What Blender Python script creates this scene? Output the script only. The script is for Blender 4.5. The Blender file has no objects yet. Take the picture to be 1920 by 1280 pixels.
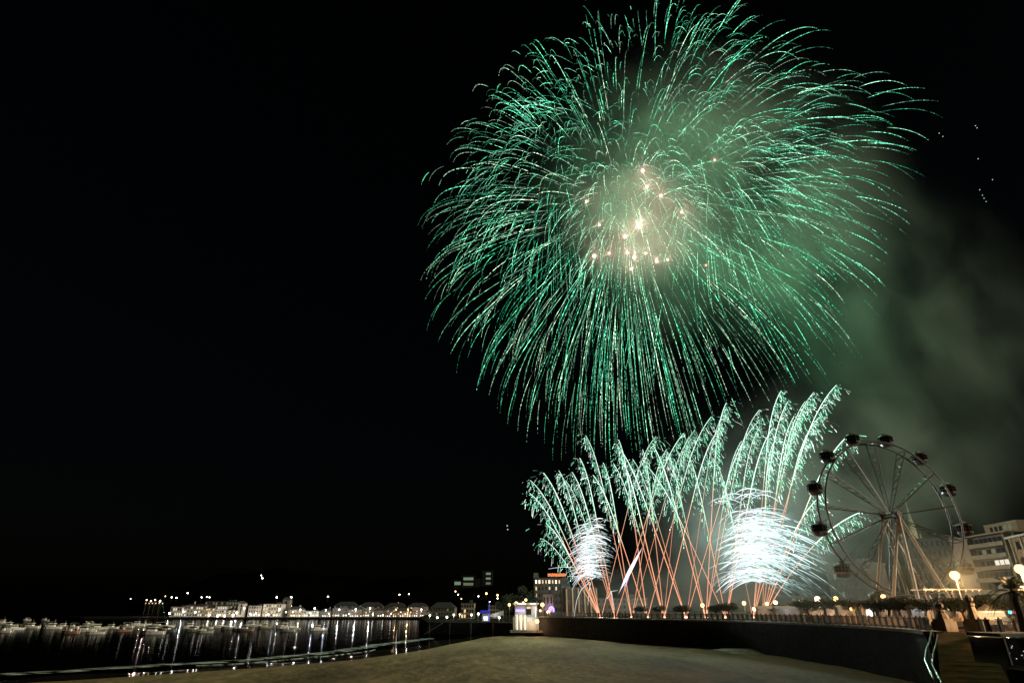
import bpy, math, random
import numpy as np
from mathutils import Vector, Matrix

# ------------------------------------------------------------------ camera
SC = bpy.context.scene
COL = SC.collection
FPX, CAM_Z = 1100.0, 7.6
PITCH = math.atan(503.0 / FPX)
cam_d = bpy.data.cameras.new("camera")
cam_d.sensor_width = 36.0
cam_d.lens = FPX / 1920.0 * 36.0
cam_d.clip_start, cam_d.clip_end = 0.3, 6000.0
cam = bpy.data.objects.new("camera", cam_d)
COL.objects.link(cam)
cam.location = (0, 0, CAM_Z)
cam.rotation_euler = (math.radians(90) + PITCH, 0, 0)
SC.camera = cam

# ------------------------------------------------------------------ night sky, low warm sun standing in for unseen promenade floodlights, exposure
SUN_EL, SUN_AZ = math.radians(10), math.radians(102)
w = bpy.data.worlds.new("World")
SC.world = w
w.use_nodes = True
nt = w.node_tree
bg = nt.nodes["Background"]
sky = nt.nodes.new("ShaderNodeTexSky")
sky.sky_type = 'NISHITA'
sky.sun_disc = False
sky.sun_elevation = SUN_EL
sky.sun_rotation = SUN_AZ
sky.air_density, sky.dust_density = 1.0, 3.0
nt.links.new(sky.outputs[0], bg.inputs[0])
bg.inputs[1].default_value = 0.0005
sun_d = bpy.data.lights.new("sun", 'SUN')
sun_d.energy = 2.8
sun_d.angle = math.radians(6)
sun_d.color = (1.0, 0.84, 0.60)
sun = bpy.data.objects.new("sun", sun_d)
COL.objects.link(sun)
_sd = Vector((math.sin(SUN_AZ) * math.cos(SUN_EL), math.cos(SUN_AZ) * math.cos(SUN_EL), math.sin(SUN_EL)))
sun.rotation_euler = (-_sd).to_track_quat('-Z', 'Y').to_euler()
SC.view_settings.view_transform = 'Standard'
SC.view_settings.look = 'None'
SC.view_settings.exposure = 0.0
SC.view_settings.gamma = 1.0
SC.render.engine = 'CYCLES'
cy = SC.cycles
cy.use_denoising = True
cy.max_bounces = 4
cy.diffuse_bounces = 1
cy.glossy_bounces = 2
cy.transmission_bounces = 2
cy.volume_bounces = 0
cy.transparent_max_bounces = 8
cy.sample_clamp_indirect = 1.5
cy.sample_clamp_direct = 0.0
cy.volume_step_rate = 1.0
cy.volume_max_steps = 96
cy.caustics_reflective = False
cy.caustics_refractive = False

random.seed(7)
R = random.Random(11)
CT, ST = math.cos(PITCH), math.sin(PITCH)


# ------------------------------------------------------------------ survey helpers: sight lines from the camera to real positions
def ray(px, py):
    a, b = (px - 960.0) / FPX, (640.0 - py) / FPX
    return Vector((a, CT - b * ST, ST + b * CT))


def at_y(px, py, Y):
    d = ray(px, py)
    return Vector((0, 0, CAM_Z)) + d * (Y / d.y)


def at_z(px, py, z):
    d = ray(px, py)
    return Vector((0, 0, CAM_Z)) + d * ((z - CAM_Z) / d.z)


def x_at(px, Y, z=6.0):
    return (px - 960.0) / FPX * (Y * CT + (z - CAM_Z) * ST)


ORD = ("first second third fourth fifth sixth seventh eighth ninth tenth eleventh twelfth thirteenth fourteenth fifteenth sixteenth "
       "seventeenth eighteenth nineteenth twentieth").split()
_t = ["twenty", "thirty", "forty", "fifty", "sixty", "seventy"]
for _a in _t:
    for _b in [None] + ORD[:9]:
        if _a == "twenty" and _b is None:
            continue
        ORD.append(_a[:-1] + "ieth" if _b is None else _a + "-" + _b)


# ------------------------------------------------------------------ materials
MATS = {}


def mat(name, col, rough=0.7, metal=0.0, vary=0.25, scale=2.0, bump=0.0, spec=0.5):
    if name in MATS:
        return MATS[name]
    m = bpy.data.materials.new(name)
    m.use_nodes = True
    t = m.node_tree
    b = t.nodes["Principled BSDF"]
    b.inputs["Roughness"].default_value = rough
    b.inputs["Metallic"].default_value = metal
    b.inputs["Specular IOR Level"].default_value = spec
    tc = t.nodes.new("ShaderNodeTexCoord")
    nz = t.nodes.new("ShaderNodeTexNoise")
    nz.inputs["Scale"].default_value = scale
    nz.inputs["Detail"].default_value = 6.0
    t.links.new(tc.outputs["Object"], nz.inputs["Vector"])
    cr = t.nodes.new("ShaderNodeValToRGB")
    cr.color_ramp.elements[0].position = 0.3
    cr.color_ramp.elements[1].position = 0.7
    cr.color_ramp.elements[0].color = tuple(c * (1 - vary) for c in col) + (1,)
    cr.color_ramp.elements[1].color = tuple(min(1, c * (1 + vary)) for c in col) + (1,)
    t.links.new(nz.outputs["Fac"], cr.inputs["Fac"])
    t.links.new(cr.outputs["Color"], b.inputs["Base Color"])
    if bump:
        bp = t.nodes.new("ShaderNodeBump")
        bp.inputs["Strength"].default_value = bump
        bp.inputs["Distance"].default_value = 0.1
        t.links.new(nz.outputs["Fac"], bp.inputs["Height"])
        t.links.new(bp.outputs["Normal"], b.inputs["Normal"])
    MATS[name] = m
    return m


def emit(name, col, strength, sampling='NONE'):
    if name in MATS:
        return MATS[name]
    m = bpy.data.materials.new(name)
    m.use_nodes = True
    t = m.node_tree
    t.nodes.clear()
    e = t.nodes.new("ShaderNodeEmission")
    e.inputs[0].default_value = tuple(col) + (1,)
    e.inputs[1].default_value = strength
    o = t.nodes.new("ShaderNodeOutputMaterial")
    t.links.new(e.outputs[0], o.inputs[0])
    m.cycles.emission_sampling = sampling
    MATS[name] = m
    return m


def spark_mat():
    m = bpy.data.materials.new("burning sparks")
    m.use_nodes = True
    t = m.node_tree
    t.nodes.clear()
    a = t.nodes.new("ShaderNodeAttribute")
    a.attribute_name = "spark"
    e = t.nodes.new("ShaderNodeEmission")
    e.inputs[1].default_value = 1.0
    o = t.nodes.new("ShaderNodeOutputMaterial")
    t.links.new(a.outputs["Color"], e.inputs[0])
    t.links.new(e.outputs[0], o.inputs[0])
    m.cycles.emission_sampling = 'NONE'
    return m


SPARK = spark_mat()

# ------------------------------------------------------------------ mesh builder


class MB:
    def __init__(s):
        s.v, s.f, s.mi, s.m = [], [], [], 0

    def box(s, c, size, rz=0.0, taper=1.0):
        hx, hy, hz = size[0] / 2, size[1] / 2, size[2] / 2
        n = len(s.v)
        cs, sn = math.cos(rz), math.sin(rz)
        for z in (-1, 1):
            k = taper if z > 0 else 1.0
            for x, y in ((-1, -1), (1, -1), (1, 1), (-1, 1)):
                px, py = x * hx * k, y * hy * k
                s.v.append((c[0] + px * cs - py * sn, c[1] + px * sn + py * cs, c[2] + z * hz))
        for f in ((3, 2, 1, 0), (4, 5, 6, 7), (0, 1, 5, 4), (1, 2, 6, 5), (2, 3, 7, 6), (3, 0, 4, 7)):
            s.f.append([n + i for i in f])
            s.mi.append(s.m)
        return s

    def tube(s, pts, r, sides=6, cap=True):
        pts = [Vector(p) for p in pts]
        rr = r if isinstance(r, (list, tuple)) else [r] * len(pts)
        n0 = len(s.v)
        N = len(pts)
        prev = None
        for i, p in enumerate(pts):
            t = (pts[min(i + 1, N - 1)] - pts[max(i - 1, 0)]).normalized()
            a = Vector((0, 0, 1)) if abs(t.z) < 0.9 else Vector((1, 0, 0))
            if prev is None:
                u = t.cross(a).normalized()
            else:
                u = (prev - t * prev.dot(t))
                u = u.normalized() if u.length > 1e-6 else t.cross(a).normalized()
            prev = u
            v = t.cross(u)
            for k in range(sides):
                an = 2 * math.pi * k / sides
                s.v.append(tuple(p + (u * math.cos(an) + v * math.sin(an)) * rr[i]))
        for i in range(N - 1):
            for k in range(sides):
                a, b = n0 + i * sides + k, n0 + i * sides + (k + 1) % sides
                s.f.append([a, b, b + sides, a + sides])
                s.mi.append(s.m)
        if cap:
            s.f.append([n0 + k for k in range(sides)][::-1])
            s.f.append([n0 + (N - 1) * sides + k for k in range(sides)])
            s.mi += [s.m, s.m]
        return s

    def lathe(s, c, prof, sides=12):
        n0 = len(s.v)
        for r, z in prof:
            for k in range(sides):
                an = 2 * math.pi * k / sides
                s.v.append((c[0] + r * math.cos(an), c[1] + r * math.sin(an), c[2] + z))
        for i in range(len(prof) - 1):
            for k in range(sides):
                a, b = n0 + i * sides + k, n0 + i * sides + (k + 1) % sides
                s.f.append([a, b, b + sides, a + sides])
                s.mi.append(s.m)
        s.f.append([n0 + k for k in range(sides)][::-1])
        s.f.append([n0 + (len(prof) - 1) * sides + k for k in range(sides)])
        s.mi += [s.m, s.m]
        return s

    def ball(s, c, r, sides=10, rings=6, sq=(1, 1, 1)):
        prof = []
        n0 = len(s.v)
        for i in range(rings + 1):
            a = -math.pi / 2 + math.pi * i / rings
            for k in range(sides):
                an = 2 * math.pi * k / sides
                rr = max(math.cos(a), 0.02) * r
                s.v.append((c[0] + rr * math.cos(an) * sq[0], c[1] + rr * math.sin(an) * sq[1], c[2] + math.sin(a) * r * sq[2]))
        for i in range(rings):
            for k in range(sides):
                a, b = n0 + i * sides + k, n0 + i * sides + (k + 1) % sides
                s.f.append([a, b, b + sides, a + sides])
                s.mi.append(s.m)
        return s

    def poly(s, pts):
        n = len(s.v)
        s.v += [tuple(p) for p in pts]
        s.f.append(list(range(n, n + len(pts))))
        s.mi.append(s.m)
        return s

    def prism(s, pts, z0, z1):
        n = len(s.v)
        k = len(pts)
        s.v += [(p[0], p[1], z0) for p in pts] + [(p[0], p[1], z1) for p in pts]
        s.f.append(list(range(n, n + k))[::-1])
        s.f.append(list(range(n + k, n + 2 * k)))
        for i in range(k):
            j = (i + 1) % k
            s.f.append([n + i, n + j, n + k + j, n + k + i])
        s.mi += [s.m] * (k + 2)
        return s

    def mesh(s, name, m, smooth=False):
        me = bpy.data.meshes.new(name)
        me.from_pydata(s.v, [], s.f)
        for x in (m if isinstance(m, (list, tuple)) else [m]):
            me.materials.append(x)
        if any(s.mi):
            me.polygons.foreach_set("material_index", s.mi)
        if smooth:
            me.polygons.foreach_set("use_smooth", [True] * len(me.polygons))
        me.update()
        return me

    def build(s, name, m, parent=None, loc=(0, 0, 0), rz=0.0, smooth=False):
        return link(name, s.mesh(name, m, smooth), parent, loc, rz)


def link(name, me, parent=None, loc=(0, 0, 0), rz=0.0, scale=None):
    o = bpy.data.objects.new(name, me)
    COL.objects.link(o)
    o.parent = parent
    o.location = loc
    o.rotation_euler = (0, 0, rz)
    if scale:
        o.scale = scale
    return o


def tag(o, label, cat=None, group=None, kind=None):
    if label:
        o["label"] = label
    if cat:
        o["category"] = cat
    if group:
        o["group"] = group
    if kind:
        o["kind"] = kind
    return o


def thing(name, label, cat, loc=(0, 0, 0), rz=0.0, group=None):
    o = bpy.data.objects.new(name, None)
    COL.objects.link(o)
    o.location = loc
    o.rotation_euler = (0, 0, rz)
    o.empty_display_size = 0.3
    return tag(o, label, cat, group)


def copy_tree(o, parent=None):
    c = o.copy()
    COL.objects.link(c)
    c.parent = parent
    for ch in list(o.children):
        copy_tree(ch, c)
    return c


def lamp(parent, loc, power, col, radius=0.1, name="lamp_light"):
    d = bpy.data.lights.new(name, 'POINT')
    d.energy = power
    d.color = col
    d.shadow_soft_size = radius
    o = bpy.data.objects.new(name, d)
    COL.objects.link(o)
    o.parent = parent
    o.location = loc
    return o


def struct(o, label=None):
    o["kind"] = "structure"
    if label:
        o["label"] = label
    return o


# ================================================================== SETTING
PROM_Z = 5.7
# plan of the sea wall (surveyed along its foot), from the far corner round to the top of the ramp
WALL = [(6.9, 209), (14, 191), (20.2, 175), (29, 147), (38.5, 138 - 6), (42.6, 118), (44, 100), (44, 84), (41.5, 68), (38.9, 60)]


def smooth_path(pts, n):
    P = [np.array(p, float) for p in pts]
    P = [2 * P[0] - P[1]] + P + [2 * P[-1] - P[-2]]
    out = []
    for i in range(1, len(P) - 2):
        for k in range(n):
            t = k / n
            out.append(0.5 * ((2 * P[i]) + (-P[i - 1] + P[i + 1]) * t + (2 * P[i - 1] - 5 * P[i] + 4 * P[i + 1] - P[i + 2]) * t * t + (-P[i - 1] + 3 * P[i] - 3 * P[i + 1] + P[i + 2]) * t ** 3))
    out.append(P[-2])
    return [(float(p[0]), float(p[1])) for p in out]


WP = smooth_path(WALL, 6)
# shoreline (z=0) from near the camera out to the corner of the bay
SHORE = [at_z(x, y, 0.25) for x, y in ((-140, 1284), (0, 1275), (240, 1261), (480, 1245), (600, 1236), (700, 1225), (790, 1211), (860, 1198), (905, 1191.5))]
SH = smooth_path([(p.x, p.y) for p in SHORE] + [(0, 216), (8, 225)], 6)

# water
sea_m = mat("sea water", (0.002, 0.003, 0.0035), rough=0.05, vary=0.1, scale=0.05)
t = sea_m.node_tree
b = t.nodes["Principled BSDF"]
b.inputs["IOR"].default_value = 1.33
tc = t.nodes.new("ShaderNodeTexCoord")
mp = t.nodes.new("ShaderNodeMapping")
mp.inputs["Scale"].default_value = (0.12, 0.4, 1)
n1 = t.nodes.new("ShaderNodeTexNoise")
n1.inputs["Scale"].default_value = 1.0
n1.inputs["Detail"].default_value = 5
bp = t.nodes.new("ShaderNodeBump")
bp.inputs["Strength"].default_value = 0.22
bp.inputs["Distance"].default_value = 0.18
t.links.new(tc.outputs["Object"], mp.inputs["Vector"])
t.links.new(mp.outputs[0], n1.inputs["Vector"])
t.links.new(n1.outputs["Fac"], bp.inputs["Height"])
gl = t.nodes.new("ShaderNodeBsdfGlossy")
gl.inputs["Color"].default_value = (0.26, 0.27, 0.28, 1)
gl.inputs["Roughness"].default_value = 0.045
t.links.new(bp.outputs["Normal"], gl.inputs["Normal"])
t.links.new(gl.outputs[0], t.nodes["Material Output"].inputs["Surface"])
m_ = MB()
m_.poly([(-3000, -200, 0), (600, -200, 0), (600, 3500, 0), (-3000, 3500, 0)])
struct(m_.build("water", sea_m), "dark calm bay water with long lamp reflections")

# beach
sand_m = bpy.data.materials.new("sand")
sand_m.use_nodes = True
t = sand_m.node_tree
b = t.nodes["Principled BSDF"]
b.inputs["Roughness"].default_value = 0.95
b.inputs["Specular IOR Level"].default_value = 0.1
tc = t.nodes.new("ShaderNodeTexCoord")


def noise(t, tc, scale, detail, mscale=(1, 1, 1)):
    mp = t.nodes.new("ShaderNodeMapping")
    mp.inputs["Scale"].default_value = mscale
    nz = t.nodes.new("ShaderNodeTexNoise")
    nz.inputs["Scale"].default_value = scale
    nz.inputs["Detail"].default_value = detail
    t.links.new(tc.outputs["Object"], mp.inputs["Vector"])
    t.links.new(mp.outputs[0], nz.inputs["Vector"])
    return nz


def ramp(t, fac, stops):
    cr = t.nodes.new("ShaderNodeValToRGB")
    e = cr.color_ramp.elements
    while len(e) < len(stops):
        e.new(0.5)
    for q, (p, c) in zip(e, stops):
        q.position = p
        q.color = tuple(c) + (1,)
    t.links.new(fac, cr.inputs["Fac"])
    return cr


na = noise(t, tc, 0.05, 5, (1.0, 0.35, 1))
nb = noise(t, tc, 1.2, 8)
nc = noise(t, tc, 0.35, 4, (1.0, 0.5, 1))
ra = ramp(t, na.outputs["Fac"], [(0.32, (0.125, 0.090, 0.045)), (0.5, (0.29, 0.215, 0.108)), (0.72, (0.35, 0.265, 0.138))])
rb = ramp(t, nb.outputs["Fac"], [(0.25, (0.62, 0.62, 0.62)), (0.65, (1.1, 1.1, 1.1))])
mx = t.nodes.new("ShaderNodeMixRGB")
mx.blend_type = 'MULTIPLY'
mx.inputs[0].default_value = 1.0
t.links.new(ra.outputs[0], mx.inputs[1])
t.links.new(rb.outputs[0], mx.inputs[2])
t.links.new(mx.outputs[0], b.inputs["Base Color"])
bp = t.nodes.new("ShaderNodeBump")
bp.inputs["Strength"].default_value = 1.0
bp.inputs["Distance"].default_value = 0.35
t.links.new(nc.outputs["Fac"], bp.inputs["Height"])
bp2 = t.nodes.new("ShaderNodeBump")
bp2.inputs["Strength"].default_value = 0.7
bp2.inputs["Distance"].default_value = 0.12
t.links.new(nb.outputs["Fac"], bp2.inputs["Height"])
t.links.new(bp.outputs["Normal"], bp2.inputs["Normal"])
t.links.new(bp2.outputs["Normal"], b.inputs["Normal"])

sh = np.array(SH)


def shore_dist(p):
    d = np.sqrt(((sh - np.array(p)) ** 2).sum(1))
    return float(d.min())


m_ = MB()
wetw = 9.0
NA = len(SH)
rows = []
# inner sweep: from each shoreline point towards the wall / inland side
inl = []
for i, p in enumerate(SH):
    a, c = SH[max(i - 1, 0)], SH[min(i + 1, NA - 1)]
    tx, ty = c[0] - a[0], c[1] - a[1]
    L = math.hypot(tx, ty)
    inl.append((ty / L, -tx / L))
NW = 70
tgt_ctrl = [(22, 18), (24, 32), (30, 46), (38, 57), (43, 66), (46, 84), (46, 100), (44.4, 118), (40, 133), (31, 148), (21.6, 176), (15.4, 192), (8.4, 212), (9, 226)]
tgt = smooth_path(tgt_ctrl, 8)
grid = []
for i, p in enumerate(SH):
    u = i / (NA - 1)
    q = tgt[min(int(u * (len(tgt) - 1)), len(tgt) - 1)]
    col = []
    for k in range(NW + 1):
        f = (k / NW) ** 1.6
        x = p[0] + (q[0] - p[0]) * f
        y = p[1] + (q[1] - p[1]) * f
        dd = math.hypot(x - p[0], y - p[1])
        z = 0.02 + min(dd * 0.030, 0.22) + max(0, dd - 7.3) * 0.009
        w1 = min(1, max(0, dd - 9) / 10)
        z += w1 * (0.07 * math.sin(x * 0.35 + y * 0.11) + 0.05 * math.sin(x * 0.9 - y * 0.42 + 1.3 * math.sin(y * 0.13)) + 0.03 * math.sin(x * 2.1 + y * 0.8))
        col.append((x, y, z))
    grid.append(col)
for c in grid:
    m_.v += c
for i in range(NA - 1):
    for k in range(NW):
        a = i * (NW + 1) + k
        m_.f.append([a, a + 1, a + NW + 2, a + NW + 1])
        m_.mi.append(0)
beach = m_.build("beach", sand_m, smooth=True)
from mathutils.bvhtree import BVHTree
BV = BVHTree.FromPolygons(m_.v, m_.f)


def sheen_patch(px, py, rx, ry, seed, label):
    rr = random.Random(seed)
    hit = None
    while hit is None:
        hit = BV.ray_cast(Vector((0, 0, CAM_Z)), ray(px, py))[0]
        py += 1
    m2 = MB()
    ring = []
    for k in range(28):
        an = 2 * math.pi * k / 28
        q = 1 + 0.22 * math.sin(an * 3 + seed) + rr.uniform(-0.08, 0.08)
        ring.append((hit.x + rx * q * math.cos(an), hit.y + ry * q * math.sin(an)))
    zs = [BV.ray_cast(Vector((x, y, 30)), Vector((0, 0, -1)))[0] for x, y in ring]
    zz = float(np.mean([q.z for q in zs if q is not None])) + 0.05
    tilt = 0.14 if px == 1440 else 0.0  # first patch tilted to catch the fountain's light
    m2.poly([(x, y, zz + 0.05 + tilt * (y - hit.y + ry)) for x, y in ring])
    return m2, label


struct(beach, "broad beach of olive brown sand curving along the bay")

# wet strip and swash foam along the shoreline
wet_m = mat("wet sand", (0.030, 0.026, 0.020), rough=0.055, vary=0.3, scale=0.6, spec=0.9, bump=0.02)
m_ = MB()
for i, p in enumerate(SH):
    nx, ny = inl[i]
    wv = 1.0 + 0.5 * math.sin(i * 0.8)
    for s, z in ((-4.0 * wv, 0.012), (-1.5, 0.045), (1.6, 0.115), (3.4 + 0.6 * wv, 0.168)):
        m_.v.append((p[0] + nx * s, p[1] + ny * s, z + 0.012))
for i in range(NA - 1):
    for k in range(3):
        a = i * 4 + k
        m_.f.append([a, a + 1, a + 5, a + 4])
        m_.mi.append(0)
pale_m = mat("damp sand painted sheen", (0.60, 0.54, 0.40), rough=0.25, vary=0.35, scale=0.7, bump=0.35, spec=0.9)  # reflected light painted as a pale tone on damp sand
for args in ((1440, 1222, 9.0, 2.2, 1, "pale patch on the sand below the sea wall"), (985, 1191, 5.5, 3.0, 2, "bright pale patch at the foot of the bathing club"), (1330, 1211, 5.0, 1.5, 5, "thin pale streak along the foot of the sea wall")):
    m2, lb = sheen_patch(*args)
    struct(m2.build("painted_sheen_sand", pale_m), lb)
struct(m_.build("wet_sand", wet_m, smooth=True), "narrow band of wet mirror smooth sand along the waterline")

foam_m = bpy.data.materials.new("sea foam")
foam_m.use_nodes = True
t = foam_m.node_tree
b = t.nodes["Principled BSDF"]
b.inputs["Base Color"].default_value = (0.55, 0.62, 0.56, 1)
b.inputs["Roughness"].default_value = 0.9
tc = t.nodes.new("ShaderNodeTexCoord")
nf = noise(t, tc, 0.8, 8, (0.35, 1.0, 1))
rf = ramp(t, nf.outputs["Fac"], [(0.42, (0, 0, 0)), (0.62, (1, 1, 1))])
t.links.new(rf.outputs[0], b.inputs["Alpha"])


def foam_band(off, wid, i0, i1, name, label):
    m_ = MB()
    idx = list(range(i0, i1))
    for i in idx:
        p = SH[i]
        nx, ny = inl[i]
        wv = off + 0.7 * math.sin(i * 0.55) + 0.4 * math.sin(i * 1.7)
        for s, z in ((-wv - wid, 0.02), (-wv - wid * 0.5, 0.12), (-wv, 0.03)):
            m_.v.append((p[0] + nx * s, p[1] + ny * s, z))
    for i in range(len(idx) - 1):
        for k in range(2):
            a = i * 3 + k
            m_.f.append([a, a + 1, a + 4, a + 3])
            m_.mi.append(0)
    o = m_.build(name, foam_m, smooth=True)
    tag(o, label, None, None, "stuff")


foam_band(10.5, 4.2, 0, NA - 16, "foam", "pale greenish line of breaking foam in front of the sand")
foam_band(6.5, 0.5, 16, NA - 26, "foam", "thin second ripple of foam closest to the wet sand")

# promenade land, far quay land, hill
asphalt = mat("promenade paving", (0.040, 0.035, 0.029), spec=0.0, rough=0.9, vary=0.35, scale=0.8, bump=0.2)
RAMP_L = [(38.9, 60), (28.3, 44.6), (16.5, 27)]
RAMP_R = [(42.0, 58.2), (31.9, 43.2), (20.2, 25.6)]
RAMP_ZS = [PROM_Z + 0.004, 3.2, 0.9]
land = [(-4, -20), (-4, -1), (12, 9), (17.2, 19), (17.7, 24)] + RAMP_R[::-1][0:1] + RAMP_R[::-1][1:] + [(38.9, 60)] + WP[::-1][1:] + [(7, 214), (60, 330), (60, 640), (900, 640), (900, -20)]
m_ = MB()
m_.prism(land[::-1], PROM_Z - 7.0, PROM_Z)
struct(m_.build("promenade_ground", asphalt), "dark paved promenade and gardens behind the sea wall")
quay = [(8, 213), (-30, 231), (-33, 250), (-60, 420), (-80, 600), (59, 600), (59, 330), (6.9, 214)]
m_ = MB()
m_.prism(quay[::-1], -1.5, 3.6)
struct(m_.build("quay_ground", asphalt), "dark paved quay between the jetty and the old town")
QZ = 1.6
quay_m = mat("quay stone", (0.022, 0.02, 0.018), rough=0.8, vary=0.3, scale=0.3, spec=0.05)
quay = [(-80, 600.5), (-400, 606), (-450, 640), (-450, 1400), (700, 1400), (700, 641), (59, 641), (59, 600.5)]
m_ = MB()
m_.prism(quay[::-1], -1.5, QZ)
struct(m_.build("harbour_ground", quay_m), "low dark stone quay along the far harbour")

HP = [(230, 1143), (262, 1132), (300, 1112), (400, 1078), (500, 1066), (600, 1076), (700, 1086), (790, 1080), (850, 1100), (930, 1098), (985, 1120), (1020, 1143)]
HPX = [(x_at(x, 820), at_y(x, y, 820).z) for x, y in HP]


def hill_z(X, Y):
    xs = X * 820.0 / max(Y, 1)
    h = float(np.interp(xs, [p[0] for p in HPX], [p[1] for p in HPX], left=0.0, right=0.0))
    u = min(1, max(0, (Y - 668) / 150))
    u = u * u * (3 - 2 * u)
    dn = 1 if Y < 850 else max(0, 1 - (Y - 850) / 260)
    return 1.55 + max(0, h - 1.6) * u * dn + 2.2 * u * math.sin(X * 0.07) * math.cos(Y * 0.05) * (1 if h > 5 else 0)


hill_m = mat("wooded hillside", (0.0016, 0.0019, 0.0012), rough=1.0, spec=0.0, vary=0.5, scale=0.12, bump=0.6)
m_ = MB()
xs = np.linspace(-560, 160, 80)
ys = np.linspace(660, 1110, 46)
for y in ys:
    for x in xs:
        m_.v.append((x, y, hill_z(x, y)))
for j in range(len(ys) - 1):
    for i in range(len(xs) - 1):
        a = j * len(xs) + i
        m_.f.append([a, a + 1, a + len(xs) + 1, a + len(xs)])
        m_.mi.append(0)
struct(m_.build("hill", hill_m, smooth=True), "black wooded headland behind the harbour")

# ramp down to the beach
ramp_m = mat("ramp boards", (0.30, 0.18, 0.09), spec=0.0, rough=0.9, vary=0.35, scale=0.9, bump=0.35)
m_ = MB()
for (l, r, z) in zip(RAMP_L, RAMP_R, RAMP_ZS):
    m_.v += [(l[0], l[1], z), (r[0], r[1], z), (l[0], l[1], z - 3.5), (r[0], r[1], z - 3.5)]
for i in range(2):
    a = i * 4
    m_.f += [[a, a + 4, a + 5, a + 1], [a + 2, a + 6, a + 4, a], [a + 1, a + 5, a + 7, a + 3]]
    m_.mi += [0, 0, 0]
m_.f += [[0, 1, 3, 2], [8, 10, 11, 9]]
m_.mi += [0, 0]
rr = random.Random(2)
for i in range(2):
    L0, L1 = Vector((*RAMP_L[i], RAMP_ZS[i])), Vector((*RAMP_L[i + 1], RAMP_ZS[i + 1]))
    Q0, Q1 = Vector((*RAMP_R[i], RAMP_ZS[i])), Vector((*RAMP_R[i + 1], RAMP_ZS[i + 1]))
    nbd = 52 if i == 0 else 60
    for k in range(nbd):
        a, c = k / nbd + 0.002, (k + 0.94) / nbd
        up = Vector((0, 0, 0.02 + 0.02 * rr.random()))
        n = len(m_.v)
        e0, e1 = 0.01 + 0.01 * rr.random(), 0.99 - 0.01 * rr.random()
        cs = [L0.lerp(L1, a).lerp(Q0.lerp(Q1, a), e0), L0.lerp(L1, a).lerp(Q0.lerp(Q1, a), e1), L0.lerp(L1, c).lerp(Q0.lerp(Q1, c), e1), L0.lerp(L1, c).lerp(Q0.lerp(Q1, c), e0)]
        tw = Vector((0, 0, rr.uniform(-0.012, 0.012)))
        m_.v += [tuple(p + up + (tw if q < 2 else -tw)) for q, p in enumerate(cs)] + [tuple(p - Vector((0, 0, 0.02))) for p in cs]
        m_.f += [[n, n + 1, n + 2, n + 3], [n, n + 4, n + 5, n + 1], [n + 1, n + 5, n + 6, n + 2], [n + 2, n + 6, n + 7, n + 3], [n + 3, n + 7, n + 4, n]]
        m_.mi += [0] * 5
struct(m_.build("ramp_path", ramp_m), "worn boarded ramp running down to the beach")

stone = mat("sea wall stone", (0.026, 0.023, 0.019), spec=0.1, rough=0.85, vary=0.35, scale=0.6, bump=0.5)
t = stone.node_tree
b = t.nodes["Principled BSDF"]
tc = t.nodes.new("ShaderNodeTexCoord")
sx = t.nodes.new("ShaderNodeSeparateXYZ")
t.links.new(tc.outputs["Object"], sx.inputs[0])
ad = t.nodes.new("ShaderNodeMath")
ad.operation = 'SUBTRACT'
t.links.new(sx.outputs[0], ad.inputs[0])
t.links.new(sx.outputs[1], ad.inputs[1])
cb = t.nodes.new("ShaderNodeCombineXYZ")
t.links.new(ad.outputs[0], cb.inputs[0])
t.links.new(sx.outputs[2], cb.inputs[1])
bk = t.nodes.new("ShaderNodeTexBrick")
bk.inputs["Scale"].default_value = 0.55
bk.inputs["Mortar Size"].default_value = 0.012
bk.inputs["Color1"].default_value = (0.040, 0.036, 0.029, 1)
bk.inputs["Color2"].default_value = (0.018, 0.016, 0.013, 1)
bk.inputs["Mortar"].default_value = (0.008, 0.007, 0.006, 1)
t.links.new(cb.outputs[0], bk.inputs["Vector"])
t.links.new(bk.outputs["Color"], b.inputs["Base Color"])
bp = t.nodes.new("ShaderNodeBump")
bp.inputs["Strength"].default_value = 0.8
bp.inputs["Distance"].default_value = 0.08
bp.invert = True
t.links.new(bk.outputs["Fac"], bp.inputs["Height"])
t.links.new(bp.outputs["Normal"], b.inputs["Normal"])
stone_l = mat("coping stone", (0.16, 0.145, 0.115), rough=0.8, vary=0.3, scale=1.2, bump=0.3)
iron = mat("railing iron", (0.055, 0.05, 0.045), rough=0.5, vary=0.2, scale=4)
steel = mat("steel tube", (0.62, 0.60, 0.55), rough=0.25, metal=1.0, vary=0.1, scale=6)


def offset(path, d):
    out = []
    for i, p in enumerate(path):
        a, c = path[max(i - 1, 0)], path[min(i + 1, len(path) - 1)]
        tx, ty = c[0] - a[0], c[1] - a[1]
        L = math.hypot(tx, ty)
        out.append((p[0] + ty / L * d, p[1] - tx / L * d))
    return out


def ribbon(m_, path, d0, d1, z0, z1):
    A, B = offset(path, d0), offset(path, d1)
    n = len(m_.v)
    for p, q in zip(A, B):
        m_.v += [(p[0], p[1], z0), (q[0], q[1], z0), (q[0], q[1], z1), (p[0], p[1], z1)]
    for i in range(len(path) - 1):
        for k in range(4):
            a, b2 = n + i * 4 + k, n + i * 4 + (k + 1) % 4
            m_.f.append([a, b2, b2 + 4, a + 4])
            m_.mi.append(0)
    e = n + (len(path) - 1) * 4
    m_.f += [[n, n + 3, n + 2, n + 1], [e, e + 1, e + 2, e + 3]]
    m_.mi += [0, 0]


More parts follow.
